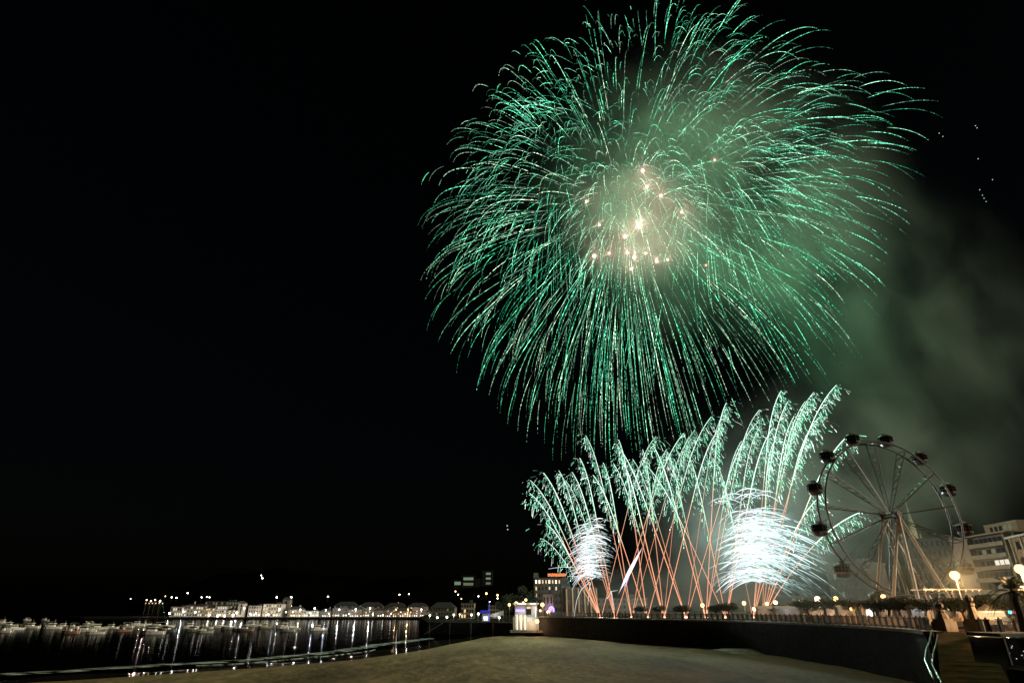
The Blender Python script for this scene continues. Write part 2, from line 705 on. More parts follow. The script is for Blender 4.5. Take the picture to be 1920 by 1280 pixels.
sw = thing("sea_wall", "long dark masonry sea wall curving above the sand", "sea wall", (WP[0][0], WP[0][1], 0))
off = Vector((-WP[0][0], -WP[0][1], 0))
m_ = MB()
ribbon(m_, WP, 0.9, -0.5, -1.0, PROM_Z - 0.16)
m_.build("wall", stone, sw, off)
for k in range(9):
    i = 4 + k * 6
    if i < len(WP) - 1:
        a_, c_ = offset(WP, -0.62)[i], WP[i]
        MB().box((a_[0], a_[1], PROM_Z / 2 - 0.6), (0.9, 0.5, PROM_Z - 1.0), math.atan2(WP[i + 1][1] - WP[i][1], WP[i + 1][0] - WP[i][0]), 0.85).build("buttress", stone, sw, off)
m_ = MB()
ribbon(m_, WP, 1.05, -0.6, PROM_Z - 0.155, PROM_Z + 0.12)
m_.build("coping", stone_l, sw, off)

# pier wall continuing left from the corner
PP = [(7.5, 211), (-12, 222), (-30, 231)]
jt = thing("stone_jetty", "low dark jetty with a pale lit edge running out from the bathing club", "jetty", (7.5, 211, 0))
offj = Vector((-7.5, -211, 0))
m_ = MB()
ribbon(m_, PP, -0.05, 1.2, -1.2, 3.62)
m_.build("wall", stone, jt, offj)
m_ = MB()
ribbon(m_, PP, -0.15, 1.5, 3.62, 3.86)
m_.build("coping", stone_l, jt, offj)
for k in range(4):
    p = Vector((*PP[0], 0)).lerp(Vector((*PP[2], 0)), 0.35 + k * 0.2)
    MB().tube([(p.x - 0.7, p.y - 1.9, -1), (p.x - 0.7, p.y - 1.9, 3.55)], 0.14, 6).build("post", stone_l, jt, offj)
m_ = MB()
for k in range(50):
    p = Vector((*PP[0], 0)).lerp(Vector((*PP[1], 0)), k / 25.0) if k < 25 else Vector((*PP[1], 0)).lerp(Vector((*PP[2], 0)), (k - 25) / 25.0)
    m_.box((p.x, p.y, 4.36), (0.07, 0.07, 1.0))
m_.tube([(p[0], p[1], 4.86) for p in PP], 0.05, 5)
m_.build("guard_rail", iron, jt, offj)
m_ = MB()
for k in range(12):
    m_.box((-24.5 - k * 0.55, 228.2 + k * 0.2, 3.4 - k * 0.3), (0.56, 1.6, 0.3))
m_.tube([(-24.3, 227, 4.5), (-31, 229.6, 1.0)], 0.06, 5)
m_.build("stair", stone_l, jt, offj)

# ------------------------------------------------------------------ promenade railing
rl = thing("promenade_railing", "long ornamental railing of dark posts along the top of the sea wall", "railing", (WP[-1][0], WP[-1][1], PROM_Z))
offr = Vector((-WP[-1][0], -WP[-1][1], -PROM_Z))
RP = offset(WP, 0.35)
cum = [0.0]
for a, c in zip(RP, RP[1:]):
    cum.append(cum[-1] + math.dist(a, c))


def along(s):
    x = np.interp(s, cum, [p[0] for p in RP])
    y = np.interp(s, cum, [p[1] for p in RP])
    return float(x), float(y)


post_me = MB().box((0, 0, 0.55), (0.34, 0.34, 1.0)).box((0, 0, 1.09), (0.42, 0.42, 0.08)).ball((0, 0, 1.2), 0.1, 8, 4).mesh("post", iron)
npost = 92
Ls = [cum[-1] * (i + 0.3) / npost for i in range(npost)]
for s in Ls:
    x, y = along(s)
    link("post", post_me, rl, Vector((x, y, PROM_Z + 0.12)) + offr)
for nm, z0, z1 in (("top_rail", 0.98, 1.06), ("bottom_rail", 0.12, 0.26)):
    m_ = MB()
    ribbon(m_, RP, 0.05, -0.05, PROM_Z + 0.12 + z0, PROM_Z + 0.12 + z1)
    m_.build(nm, iron, rl, offr)
m_ = MB()
s = 0.1
while s < cum[-1]:
    x, y = along(s)
    x2, y2 = along(s + 0.32)
    m_.tube([(x, y, PROM_Z + 0.36), (x2, y2, PROM_Z + 1.1)], 0.018, 3, False)
    m_.tube([(x2, y2, PROM_Z + 0.36), (x, y, PROM_Z + 1.1)], 0.018, 3, False)
    s += 0.36
m_.build("lattice", iron, rl, offr)

# railing along the near terrace (beside the car)
NT = [(31.9, 43.2), (38, 52), (43.2, 59.5)]
r2 = thing("terrace_railing", "short dark railing on the terrace beside the ramp and palm", "railing", (46, 62, PROM_Z))
NR = smooth_path([(43.5, 60.5), (48, 62), (54, 62.5), (60, 62)], 5)
offn = Vector((-46, -62, -PROM_Z))
for k in range(9):
    p = NR[int(k * (len(NR) - 1) / 8)]
    link("post", post_me, r2, Vector((p[0], p[1], PROM_Z)) + offn)
m_ = MB()
ribbon(m_, NR, 0.05, -0.05, PROM_Z + 0.98, PROM_Z + 1.06)
m_.build("top_rail", iron, r2, offn)
m_ = MB()
for i in range(len(NR) - 1):
    for k in range(5):
        x, y = Vector(NR[i]).lerp(Vector(NR[i + 1]), k / 5)
        m_.box((x, y, PROM_Z + 0.52), (0.05, 0.05, 0.92))
m_.build("baluster", iron, r2, offn)

# handrail of the ramp
hr = thing("ramp_handrail", "polished twin tube handrail bending down the side of the ramp", "handrail", (RAMP_L[0][0], RAMP_L[0][1], PROM_Z))
offh = Vector((-RAMP_L[0][0], -RAMP_L[0][1], -PROM_Z))
hp = [at_y(1746, 1183, 58.5), at_y(1743, 1200, 56), at_y(1737, 1216, 53), at_y(1734, 1237, 50), at_y(1744, 1258, 46.5), at_y(1757, 1284, 43)]
hp2 = [p + Vector((0.32, -0.25, -0.25)) for p in hp]
MB().tube(hp, 0.055, 8).build("upper_tube", steel, hr, offh, smooth=True)
MB().tube(hp2, 0.05, 8).build("lower_tube", steel, hr, offh, smooth=True)
for p in hp[::1]:
    MB().tube([(p.x + 0.1, p.y, p.z), (p.x + 0.1, p.y, p.z - 1.6)], 0.03, 6).build("post", iron, hr, offh)

# ================================================================== FERRIS WHEEL
dark_paint = mat("wheel paint", (0.055, 0.047, 0.04), rough=0.45, vary=0.2, scale=1.5)
white_paint = mat("leg paint", (0.30, 0.25, 0.19), rough=0.4, vary=0.15, scale=1.2)
cab_m = mat("gondola shell", (0.035, 0.033, 0.03), rough=0.35, vary=0.2, scale=3)
glass_m = mat("dark glass", (0.015, 0.018, 0.02), rough=0.06, vary=0.1, scale=2, spec=0.8)
WC = Vector((77.996, 125.0, 25.306))
WA = -0.1694
WR, WW = 15.208, 1.293
fw = thing("ferris_wheel", "big white ferris wheel with round gondolas standing over the promenade trees", "ferris wheel", (WC.x, WC.y, PROM_Z), -WA)
HZ = WC.z - PROM_Z
# local frame: x in the wheel plane, y along the axle (away from camera), z up


def wp(ang, r, y):
    return Vector((r * math.cos(ang), y, HZ + r * math.sin(ang)))


def spin(p, dz=0):
    return p


NG = 13
A0 = math.radians(105.0)
for y in (-WW, WW):
    m_ = MB()
    m_.tube([wp(2 * math.pi * k / 96, WR, y) for k in range(97)], 0.2, 6, False)
    m_.build("rim", dark_paint, fw, smooth=True)
for k in range(NG):
    a = A0 + 2 * math.pi * (k + 0.5) / NG
    m_ = MB()
    rails = []
    for s in (-1, 1):
        pts = [wp(a, 0.9 + (WR - 0.9) * f, s * WW * (0.22 + 0.78 * f)) for f in (0, 0.25, 0.5, 0.75, 1)]
        m_.tube(pts, 0.10, 5)
    nr = 8
    for q in range(1, nr + 1):
        f = (q - 0.5) / nr
        if f < 0.22:
            continue
        hw = WW * (0.22 + 0.78 * f)
        r = 0.9 + (WR - 0.9) * f
        rad = (WR - 0.9) / nr * 0.5
        ring = [wp(a, r + rad * 0.86 * math.cos(u), hw * 0.97 * math.sin(u)) for u in np.linspace(0, 2 * math.pi, 17)]
        m_.tube(ring, 0.065, 4, False)
        f2 = q / nr
        hw2 = WW * (0.22 + 0.78 * f2)
        r2_ = 0.9 + (WR - 0.9) * f2
        m_.tube([wp(a, r2_, -hw2), wp(a, r2_, hw2)], 0.06, 4)
    m_.build("spoke_truss", dark_paint, fw)
for k in range(NG):
    a = A0 + 2 * math.pi * k / NG
    m_ = MB()
    for s in (-1, 1):
        m_.tube([wp(a, 1.0, s * 0.3), wp(a, WR, s * WW)], 0.018, 3)
    m_.build("cable", dark_paint, fw)
# cross ties between the rims
for k in range(NG * 2):
    a = A0 + math.pi * (k) / NG
    MB().tube([wp(a, WR, -WW), wp(a, WR, WW)], 0.07, 5).build("tie_bar", dark_paint, fw)
# hub
m_ = MB()
m_.tube([(0, -2.5, HZ), (0, 2.5, HZ)], 0.55, 14)
hub = m_.build("hub", dark_paint, fw, smooth=False)
for s in (-1, 1):
    m_ = MB()
    m_.tube([(0, s * 1.55, HZ), (0, s * 2.35, HZ)], 1.05, 14)
    for q in range(10):
        an = q * math.pi / 5
        m_.tube([(1.1 * math.cos(an), s * 1.4, HZ + 1.1 * math.sin(an)), (1.1 * math.cos(an), s * 2.5, HZ + 1.1 * math.sin(an))], 0.1, 5)
    m_.build("flange", cab_m, hub)
# legs (feet surveyed)
Minv = (Matrix.Translation((WC.x, WC.y, PROM_Z)) @ Matrix.Rotation(-WA, 4, 'Z')).inverted()
for px, side, off_ in ((1673, -1, 4.4), (1731, -1, 7.5), (1806, -1, 4.4), (1642, 1, 4.4), (1718, 1, 7.0), (1767, 1, 4.4)):
    base_y = 125 + side * off_
    gx = x_at(px, base_y, PROM_Z)
    foot = Minv @ Vector((gx, base_y, PROM_Z + 0.1))
    m_ = MB()
    m_.tube([(0, side * 2.15, HZ - 0.1), foot], [0.26, 0.36], 10)
    m_.box(foot, (1.1, 1.1, 0.3))
    m_.build("leg", white_paint, fw, smooth=False)
# platform deck
m_ = MB()
m_.box((0, -1.5, 2.6), (15, 7, 0.25))
m_.box((-4, -5.1, 3.2), (6, 0.08, 0.9))
m_.box((4, -5.1, 3.2), (6, 0.08, 0.9))
for sx in (-7, -3.5, 0, 3.5, 7):
    for sy in (-4.6, 1.6):
        m_.box((sx, sy, 1.25), (0.3, 0.3, 2.5))
m_.build("platform", white_paint, fw)

# one gondola, then copies
def gondola(a):
    p = wp(a, WR + 1.75, 0)
    c = p + Vector((0, 0, -0.75))
    g = MB()
    prof = [(0.25, -1.35), (1.0, -1.2), (1.38, -0.75), (1.45, -0.35)]
    g.lathe(c, prof, 14)
    base = g.build("gondola", cab_m, fw, smooth=False)
    g = MB()
    g.lathe(c, [(1.36, -0.35), (1.36, 0.72)], 14)
    g.build("glazing", glass_m, base)
    g = MB()
    for q in range(14):
        an = 2 * math.pi * q / 14
        g.tube([c + Vector((1.40 * math.cos(an), 1.40 * math.sin(an), -0.4)), c + Vector((1.40 * math.cos(an), 1.40 * math.sin(an), 0.75))], 0.06, 4)
    g.tube([c + Vector((1.41 * math.cos(u), 1.41 * math.sin(u), 0.2)) for u in np.linspace(0, 2 * math.pi, 15)], 0.04, 4, False)
    g.build("window_frame", cab_m, base)
    g = MB()
    g.lathe(c, [(1.5, 0.72), (1.45, 0.9), (1.0, 1.2), (0.35, 1.34)], 14)
    g.box(c + Vector((0, 0, 1.45)), (0.8, 0.6, 0.35))
    g.build("roof", cab_m, base)
    g = MB()
    for s in (-1, 1):
        h = wp(a, WR, s * WW)
        for q in (-0.07, 0.07):
            h = wp(a + q, WR, s * WW)
            g.tube([h, p + Vector((0, s * 0.5, 0.5))], 0.06, 4)
    g.build("hanger", dark_paint, base)
    return base


for k in range(NG):
    gondola(A0 + 2 * math.pi * k / NG)

# ================================================================== BUILDINGS
pane_dark = mat("window glass", (0.012, 0.013, 0.015), rough=0.35, vary=0.1, scale=2, spec=0.3)
lit_warm = emit("lit window warm", (1.0, 0.72, 0.36), 1.0)
lit_white = emit("lit window white", (1.0, 0.93, 0.75), 0.9)
lit_dim = emit("lit window dim", (0.75, 0.80, 0.5), 0.18)
lit_green = emit("lit window green", (0.55, 0.72, 0.50), 0.30)
lit_hot = emit("lit window bright", (1.0, 0.85, 0.6), 3.0)
lit_shop = emit("lit shop front", (1.0, 0.90, 0.76), 2.2)
PANE = {}


def pane(m):
    if m.name not in PANE:
        me = MB().box((0, 0, 0), (1, 1, 1)).mesh("window", m)
        PANE[m.name] = me
    return PANE[m.name]


SILL = MB().box((0, 0, 0), (1, 1, 1)).mesh("sill", stone_l)


def building(name, label, cat, p0, p1, z0, z1, depth, floors, cols, wall_m, roof_m, lit=(), roof="flat", group=None, ww=0.45, wh=0.5, ground=True, frames=False, seed=0, extra_lit=None):
    """facade from p0 to p1 (left to right seen from outside); returns the root"""
    rr = random.Random(seed)
    p0, p1 = Vector((p0[0], p0[1])), Vector((p1[0], p1[1]))
    L = (p1 - p0).length
    d = (p1 - p0) / L
    rz = math.atan2(d.y, d.x)
    mid = (p0 + p1) / 2
    root = thing(name, label, cat, (mid.x, mid.y, z0), rz, group)
    H = z1 - z0
    m_ = MB()
    m_.box((0, depth / 2, H / 2), (L, depth, H))
    for f in range(1, floors):
        m_.box((0, -0.06, H * f / floors), (L + 0.1, 0.12, 0.22))
    m_.build("wall", wall_m, root)
    m_ = MB()
    if roof == "flat":
        m_.box((0, depth / 2, H + 0.2), (L + 0.6, depth + 0.6, 0.4))
        m_.box((L * 0.2, depth / 2, H + 1.0), (L * 0.2, depth * 0.3, 1.4))
    elif roof == "hip":
        n = len(m_.v)
        e = 0.5
        hr_ = min(4.0, L * 0.22)
        m_.v += [(-L / 2 - e, -e, H), (L / 2 + e, -e, H), (L / 2 + e, depth + e, H), (-L / 2 - e, depth + e, H), (-L / 2 + L * .22, depth / 2, H + hr_), (L / 2 - L * .22, depth / 2, H + hr_)]
        m_.f += [[n, n + 1, n + 5, n + 4], [n + 1, n + 2, n + 5], [n + 2, n + 3, n + 4, n + 5], [n + 3, n, n + 4], [n + 3, n + 2, n + 1, n]]
        m_.mi += [0] * 5
    rf_ = m_.build("roof", roof_m, root)
    if roof == "hip":
        MB().box((L * 0.22, depth * 0.5, H + 2.6), (0.9, 0.9, 2.6)).build("chimney", wall_m, rf_)
    fh = H / floors
    cw = L / cols
    for f in range(floors):
        for c in range(cols):
            u = rr.random()
            mm = pane_dark
            if extra_lit and (f, c) in extra_lit:
                mm = extra_lit[(f, c)]
            else:
                acc = 0
                for (lm, pr) in lit:
                    acc += pr
                    if u < acc:
                        mm = lm
                        break
            x = -L / 2 + cw * (c + 0.5)
            z = fh * (f + 0.52)
            o = link("window", pane(mm), root, (x, -0.02, z), 0, (cw * ww, 0.14, fh * wh))
            if frames:
                s = link("sill", SILL, o, (0, -0.6, -0.53), 0, (1.2, 1.6, 0.07))
    return root


def facing(x0, x1, Y, Y1=None):
    a = (x_at(x0, Y), Y)
    c = (x_at(x1, Y1 or Y), Y1 or Y)
    return a, c


cream = mat("cream render", (0.34, 0.28, 0.19), rough=0.85, vary=0.15, scale=0.5)
whitew = mat("white render", (0.38, 0.335, 0.27), rough=0.85, vary=0.12, scale=0.5)
ochre = mat("ochre render", (0.28, 0.21, 0.12), rough=0.85, vary=0.2, scale=0.5)
dull = mat("dimmed render", (0.065, 0.054, 0.04), rough=0.9, vary=0.2, scale=0.5)  # weak light on pale facades put into a darker wall colour
darkst = mat("dark stone", (0.14, 0.12, 0.10), rough=0.9, vary=0.25, scale=0.5)
brick = mat("brown brick", (0.26, 0.14, 0.08), rough=0.9, vary=0.25, scale=1.5)
tile = mat("roof tile", (0.16, 0.09, 0.06), rough=0.9, vary=0.3, scale=1.0)
slate = mat("slate roof", (0.05, 0.05, 0.055), rough=0.7, vary=0.3, scale=1.0)

# harbour town: (x0,x1,ytop,ybase,wall,floors,cols,lit,roof,description)
TOWN = [
    (319, 344, 1137, 1151, whitew, 2, 6, [(lit_white, .55)], "flat", "low bright white harbour shed with a row of lamps"),
    (345, 361, 1131, 1150, whitew, 3, 3, [(lit_white, .3)], "hip", "narrow white house with a bluish lit front"),
    (362, 384, 1132, 1151, cream, 3, 5, [(lit_white, .5)], "hip", "pale three-storey house with many lit windows"),
    (385, 402, 1135, 1153, cream, 3, 4, [(lit_warm, .3), (lit_white, .2)], "hip", "cream house with a warm lit top floor"),
    (403, 424, 1136, 1155, whitew, 3, 5, [(lit_white, .35)], "flat", "white terrace with an arcade of bright shops"),
    (425, 445, 1139, 1156, cream, 3, 5, [(lit_white, .4)], "hip", "low cream house beside the white church tower"),
    (465, 489, 1135, 1156, whitew, 3, 5, [(lit_white, .25)], "flat", "wide white block with a glowing awning"),
    (492, 527, 1132, 1157, whitew, 4, 7, [(lit_warm, .25)], "flat", "tall white four-storey block with amber top windows"),
    (540, 565, 1138, 1157, cream, 3, 5, [(lit_warm, .2)], "hip", "cream house with a floodlit gable"),
    (566, 598, 1145, 1157, whitew, 2, 8, [(lit_white, .4)], "flat", "long low white shed along the fish quay"),
    (600, 621, 1141, 1157, darkst, 3, 5, [(lit_dim, .5)], "hip", "dull grey house with dim green windows"),
    (623, 652, 1140, 1157, cream, 3, 6, [(lit_dim, .3)], "flat", "plain sand coloured block with few windows"),
    (653, 679, 1138, 1157, darkst, 4, 8, [(lit_dim, .45), (lit_white, .1)], "hip", "dark house with a grid of dim windows"),
    (680, 702, 1140, 1157, cream, 3, 5, [(lit_warm, .15), (lit_dim, .3)], "flat", "square cream house with dark window openings"),
    (703, 721, 1140, 1157, cream, 3, 4, [(lit_dim, .4), (lit_hot, .1)], "hip", "cream house with one glaring window"),
    (722, 744, 1139, 1157, ochre, 4, 6, [(lit_warm, .25), (lit_dim, .2)], "hip", "ochre house with amber windows"),
    (745, 771, 1141, 1157, darkst, 3, 6, [(lit_warm, .3), (lit_hot, .1)], "hip", "dark brown house with two bright windows"),
    (772, 799, 1139, 1157, darkst, 4, 7, [(lit_dim, .35), (lit_white, .12)], "flat", "black fronted block with scattered white windows"),
    (800, 829, 1143, 1157, darkst, 3, 7, [(lit_dim, .25)], "hip", "dark low house at the end of the far quay"),
    # second row up the slope
    (385, 447, 1127, 1134, darkst, 2, 12, [(lit_dim, .5)], "flat", "long barrack roofline above the harbour houses"),
    (625, 668, 1131, 1139, ochre, 2, 8, [(lit_dim, .5)], "hip", "ochre house on the slope behind the sand coloured block"),
    (672, 716, 1132, 1139, darkst, 2, 9, [(lit_dim, .35), (lit_white, .1)], "hip", "dark upper house with small green lights"),
    (720, 760, 1133, 1140, darkst, 2, 9, [(lit_warm, .35)], "hip", "dark upper house with a string of amber windows"),
    (764, 800, 1133, 1140, darkst, 2, 8, [(lit_warm, .25), (lit_white, .2)], "hip", "dark upper house with mixed white and amber windows"),
]
GT = "houses of the far harbour town"
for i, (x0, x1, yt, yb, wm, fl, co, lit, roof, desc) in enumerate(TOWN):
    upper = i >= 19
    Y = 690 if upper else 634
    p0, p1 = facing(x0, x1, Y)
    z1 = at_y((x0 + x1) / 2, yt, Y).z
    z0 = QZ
    wm = dull if (i >= 10 and wm is not darkst) else wm  # dimly lit pale houses swap to the darkened render
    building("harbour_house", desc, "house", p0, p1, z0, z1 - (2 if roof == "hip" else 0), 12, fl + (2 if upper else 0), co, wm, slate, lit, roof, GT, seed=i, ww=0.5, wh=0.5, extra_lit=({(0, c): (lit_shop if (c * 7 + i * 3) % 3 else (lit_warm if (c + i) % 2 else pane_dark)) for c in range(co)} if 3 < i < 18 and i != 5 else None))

# white church tower on the harbour and the dark tower beside it
def tower(name, label, cat, px, w_, ytop, Y, z0, wm, cap):
    x = x_at(px, Y)
    z1 = at_y(px, ytop, Y).z
    root = thing(name, label, cat, (x, Y, z0))
    m_ = MB()
    m_.box((0, w_ / 2, (z1 - z0) / 2), (w_, w_, z1 - z0))
    m_.box((0, w_ / 2, (z1 - z0) * 0.7), (w_ + 0.6, w_ + 0.6, 0.5))
    m_.build("wall", wm, root)
    m_ = MB()
    m_.box((0, w_ / 2, z1 - z0 + cap / 2), (w_ * 1.08, w_ * 1.08, cap), 0, 0.55)
    m_.build("roof", slate, root)
    for f in range(3):
        link("window", pane(pane_dark), root, (0, -0.03, (z1 - z0) * (0.3 + 0.25 * f)), 0, (w_ * .25, .12, w_ * .5))
    return root


tower("church_tower", "square white tower glowing beside the harbour", "tower", 451, 6, 1131, 632, QZ, whitew, 1.5)
tower("harbour_tower", "unlit dark stone tower between two pale harbour blocks", "tower", 534, 7, 1124, 645, QZ, darkst, 2.5)

# terrace restaurant on the headland point
p0, p1 = facing(268, 306, 700)
building("headland_terrace", "flat lit terrace building alone on the headland point", "building", p0, p1, QZ, at_y(285, 1127, 700).z, 10, 4, 12, hill_m, hill_m, [], "flat", None, seed=91, extra_lit={(3, c): lit_warm for c in range(0, 12, 2)}, ww=.6, wh=.3)
for ch_ in list(bpy.data.objects["headland_terrace"].children):
    if ch_.name.startswith("window") and ch_.data == pane(pane_dark):
        bpy.data.objects.remove(ch_)

# lit blocks on the hill
hb = [(850, 862, 1088, 1097), (864, 887, 1080, 1099), (905, 921, 1072, 1100)]
root = None
Yh = 800
bx = x_at(885, Yh)
root = thing("hilltop_office", "stepped block high on the hill with pale green lit window bands", "building", (bx, Yh, 30))
mdark = mat("dark cladding", (0.012, 0.014, 0.012), rough=0.8, vary=0.2, spec=0.1)
for i, (x0, x1, yt, yb) in enumerate(((848, 863, 1086, 1106), (864, 889, 1078, 1108), (889, 903, 1084, 1110), (903, 923, 1069, 1110))):
    a, c = facing(x0, x1, Yh)
    zt, zb = at_y(x0, yt, Yh).z, at_y(x0, yb, Yh).z
    MB().box(((a[0] + c[0]) / 2 - bx, 6 - i * 0.5, (zt + zb) / 2 - 30), (c[0] - a[0], 12, zt - zb)).build("wall", mdark, root)
for (x0, x1, y0, y1, mm) in ((850, 862, 1090, 1096, lit_green), (867, 886, 1082, 1087, lit_green), (867, 886, 1092, 1097, lit_dim), (910, 919, 1073, 1077, lit_green), (910, 919, 1082, 1086, lit_green), (910, 919, 1091, 1095, lit_dim)):
    a, c = facing(x0, x1, Yh - 2.2)
    zt, zb = at_y(x0, y0, Yh).z, at_y(x0, y1, Yh).z
    link("window", pane(mm), root, ((a[0] + c[0]) / 2 - bx, -1.6, (zt + zb) / 2 - 30), 0, (c[0] - a[0], 0.3, zt - zb))

# houses right of the quay
p0, p1 = facing(864, 889, 330)
building("corner_house", "pale square house with dark square openings and a warm lit lower corner", "house", p0, p1, 3.6, at_y(876, 1131, 330).z, 10, 3, 5, cream, slate, [(lit_warm, .1)], "flat", None, seed=41, ww=.6, wh=.6, extra_lit={(0, 1): lit_warm, (0, 0): lit_white, (1, 1): lit_warm})
p0, p1 = facing(915, 938, 330)
building("corner_house", "small pale house with two rows of dark windows beside the dark tree", "house", p0, p1, 3.6, at_y(926, 1135, 330).z, 10, 3, 5, cream, slate, [], "flat", None, seed=42, ww=.6, wh=.6)
p0, p1 = facing(806, 852, 470)
building("market_hall", "dark hall with a curved roof and small white lamps along its ridge", "hall", p0, p1, 3.6, at_y(830, 1139, 470).z, 20, 2, 9, darkst, slate, [(lit_dim, .3)], "hip", None, seed=43)

# hotel with red roof sign
p0, p1 = facing(1003, 1060, 300)
zt = at_y(1030, 1084, 300).z
ex = {(5, c): (lit_hot if c in (0, 1, 4, 6) else lit_warm) for c in range(9)}
ex.update({(4, 4): lit_white, (4, 6): lit_white, (3, 2): lit_white, (3, 4): lit_white, (4, 0): lit_warm, (3, 0): lit_warm, (2, 0): lit_warm, (1, 0): lit_warm})
ht = building("hotel", "dark hotel with a bright row of top windows and an orange roof sign", "hotel", p0, p1, 3.6, zt, 16, 6, 9, darkst, slate, [(lit_dim, .05)], "flat", None, seed=51, ww=.4, wh=.5, extra_lit=ex)
neon = emit("orange neon", (1.0, 0.30, 0.10), 2.2)
m_ = MB()
rr = random.Random(4)
Hh = zt - 3.6
for k in range(13):
    x = 0.2 + k * 0.66 - 1.8 + 1.2
    m_.box((x - 0.14, -0.3, Hh + 1.6), (0.12, 0.12, 1.3))
    m_.box((x + 0.14, -0.3, Hh + 1.6), (0.12, 0.12, 1.3))
    m_.box((x, -0.3, Hh + 1.0 + rr.choice((0, 0.6, 1.2))), (0.28, 0.11, 0.12))
m_.build("roof_sign", neon, ht)
MB().box((-6.2, 3, Hh + 1.3), (3.0, 3.0, 2.6), 0, 0.7).build("turret", darkst, ht)

# white gate pavilion with lilac arch light, in front of the hotel
p0, p1 = facing(1018, 1038, 262)
pv = building("gate_pavilion", "small ochre pavilion below the hotel with a lilac glowing arch", "pavilion", p0, p1, PROM_Z - 2, at_y(1028, 1113, 262).z, 5, 2, 3, ochre, slate, [], "flat", None, seed=55, ww=.3)
lilac = emit("lilac light", (0.42, 0.28, 1.0), 2.5)
MB().tube([(1.3 + 1.0 * math.cos(u), -0.25, 3.9 + 1.3 * math.sin(u)) for u in np.linspace(-0.6, math.pi + 0.6, 14)], 0.3, 6).build("arch_light", lilac, pv)
lamp(pv, (1.3, -1.6, 4.0), 700, (0.5, 0.35, 1.0), 0.3)

# town hall
Yc = 215
p0, p1 = facing(1063, 1120, Yc)
zt = at_y(1090, 1103, Yc).z
ch = building("town_hall", "cream town hall with tall columns behind the firework trails", "town hall", p0, p1, PROM_Z, zt, 14, 2, 5, dull, slate, [], "flat", None, seed=61, ww=.42, wh=.62)
m_ = MB()
Lh = (Vector(p1) - Vector(p0)).length
for k in range(6):
    x = -Lh / 2 + Lh * k / 5
    MB().lathe((x, -0.5, 0), [(0.42, 0), (0.42, 0.4), (0.3, 0.5), (0.27, zt - PROM_Z - 0.5), (0.42, zt - PROM_Z)], 10).build("column", ochre, ch)
p0, p1 = facing(1050, 1064, 228)
tower("dome_tower", "dark slate domed corner tower between hotel and town hall", "tower", 1062, 3.4, 1098, 232, PROM_Z - 1, darkst, 3.0)
p0, p1 = facing(1120, 1215, 250)
building("arcade_block", "dark long block behind the fan of orange comets", "building", p0, p1, PROM_Z, at_y(1170, 1122, 250).z, 14, 3, 10, darkst, slate, [(lit_dim, .06)], "flat", None, seed=62)

# pale block seen through the smoke
p0, p1 = facing(1566, 1648, 215, 205)
building("pale_block", "pale six-storey block faintly seen through smoke behind the wheel", "building", p0, p1, PROM_Z, at_y(1600, 1056, 210).z, 16, 6, 8, dull, slate, [(lit_dim, .05)], "flat", None, seed=71, ww=.4, wh=.55, frames=True)
p0, p1 = facing(1480, 1556, 260)
building("pale_block", "low hazy block behind the bright lamps and tamarisk trees", "building", p0, p1, PROM_Z, at_y(1520, 1118, 260).z, 14, 3, 9, dull, slate, [(lit_dim, .1)], "flat", None, seed=72)
p0, p1 = facing(1722, 1822, 235, 222)
building("stone_block", "dark stone block with a cornice behind the wheel legs", "building", p0, p1, PROM_Z, at_y(1770, 1010, 228).z, 18, 7, 10, darkst, slate, [(lit_dim, .05)], "flat", None, seed=73, ww=.38, wh=.55, frames=True)

# cathedral spire
xs_ = x_at(1737, 420)
cs = thing("cathedral_spire", "slender floodlit cathedral spire rising behind the wheel", "spire", (xs_ + 6, 420, PROM_Z))
zt = at_y(1737, 936, 420).z - PROM_Z
m_ = MB()
m_.box((0, 0, zt * 0.28), (5.6, 5.6, zt * 0.56))
m_.build("tower", cream, cs)
MB().lathe((0, 0, zt * 0.56), [(2.6, 0), (1.9, zt * 0.10), (1.7, zt * 0.18), (0.8, zt * 0.28), (0.1, zt * 0.44)], 8).build("steeple", cream, cs)
for sx in (-1, 1):
    for sy in (-1, 1):
        MB().lathe((sx * 2.4, sy * 2.4, zt * 0.56), [(0.7, 0), (0.6, zt * 0.06), (0.05, zt * 0.13)], 6).build("pinnacle", cream, cs)
lamp(cs, (-7, -12, zt * 0.62), 4500, (1.0, 0.85, 0.6), 0.5)

# apartment block with white balcony bands
bandw = mat("balcony band", (0.27, 0.205, 0.14), rough=0.85, vary=0.15, scale=0.6)
TL, TR = (1817, 1009), (1893, 997)
Zr = None
Yl = 190.0
zr = at_y(TL[0], TL[1], Yl).z
pr = at_z(TR[0], TR[1], zr)
pl = at_y(TL[0], TL[1], Yl)
A, B = Vector((pl.x, pl.y)), Vector((pr.x, pr.y))
Lb = (B - A).length
dirv = (B - A) / Lb
rzb = math.atan2(dirv.y, dirv.x)
ab = thing("apartment_block", "modern apartment block with pale stacked balcony bands and lit windows", "apartment block", (A.x, A.y, PROM_Z), rzb)
Hb = zr - PROM_Z
m_ = MB()
m_.box((Lb / 2, 9, Hb / 2), (Lb, 16, Hb))
m_.build("wall", darkst, ab)
m_ = MB()
m_.box((Lb / 2, 7.6, Hb + 0.2), (Lb + 2.4, 19.6, 0.4))
m_.build("roof", bandw, ab)
m_ = MB()
m_.box((Lb * 0.52, 10, Hb + 2.0), (Lb * 0.78, 12, 3.2))
pe = m_.build("penthouse", bandw, ab)
for k in range(5):
    link("window", pane(lit_dim if k > 2 else pane_dark), pe, (Lb * (0.3 + 0.11 * k), 3.97, Hb + 1.9), 0, (Lb * .07, 0.1, 1.5))
nf_ = 7
fh = Hb / nf_
rr = random.Random(17)
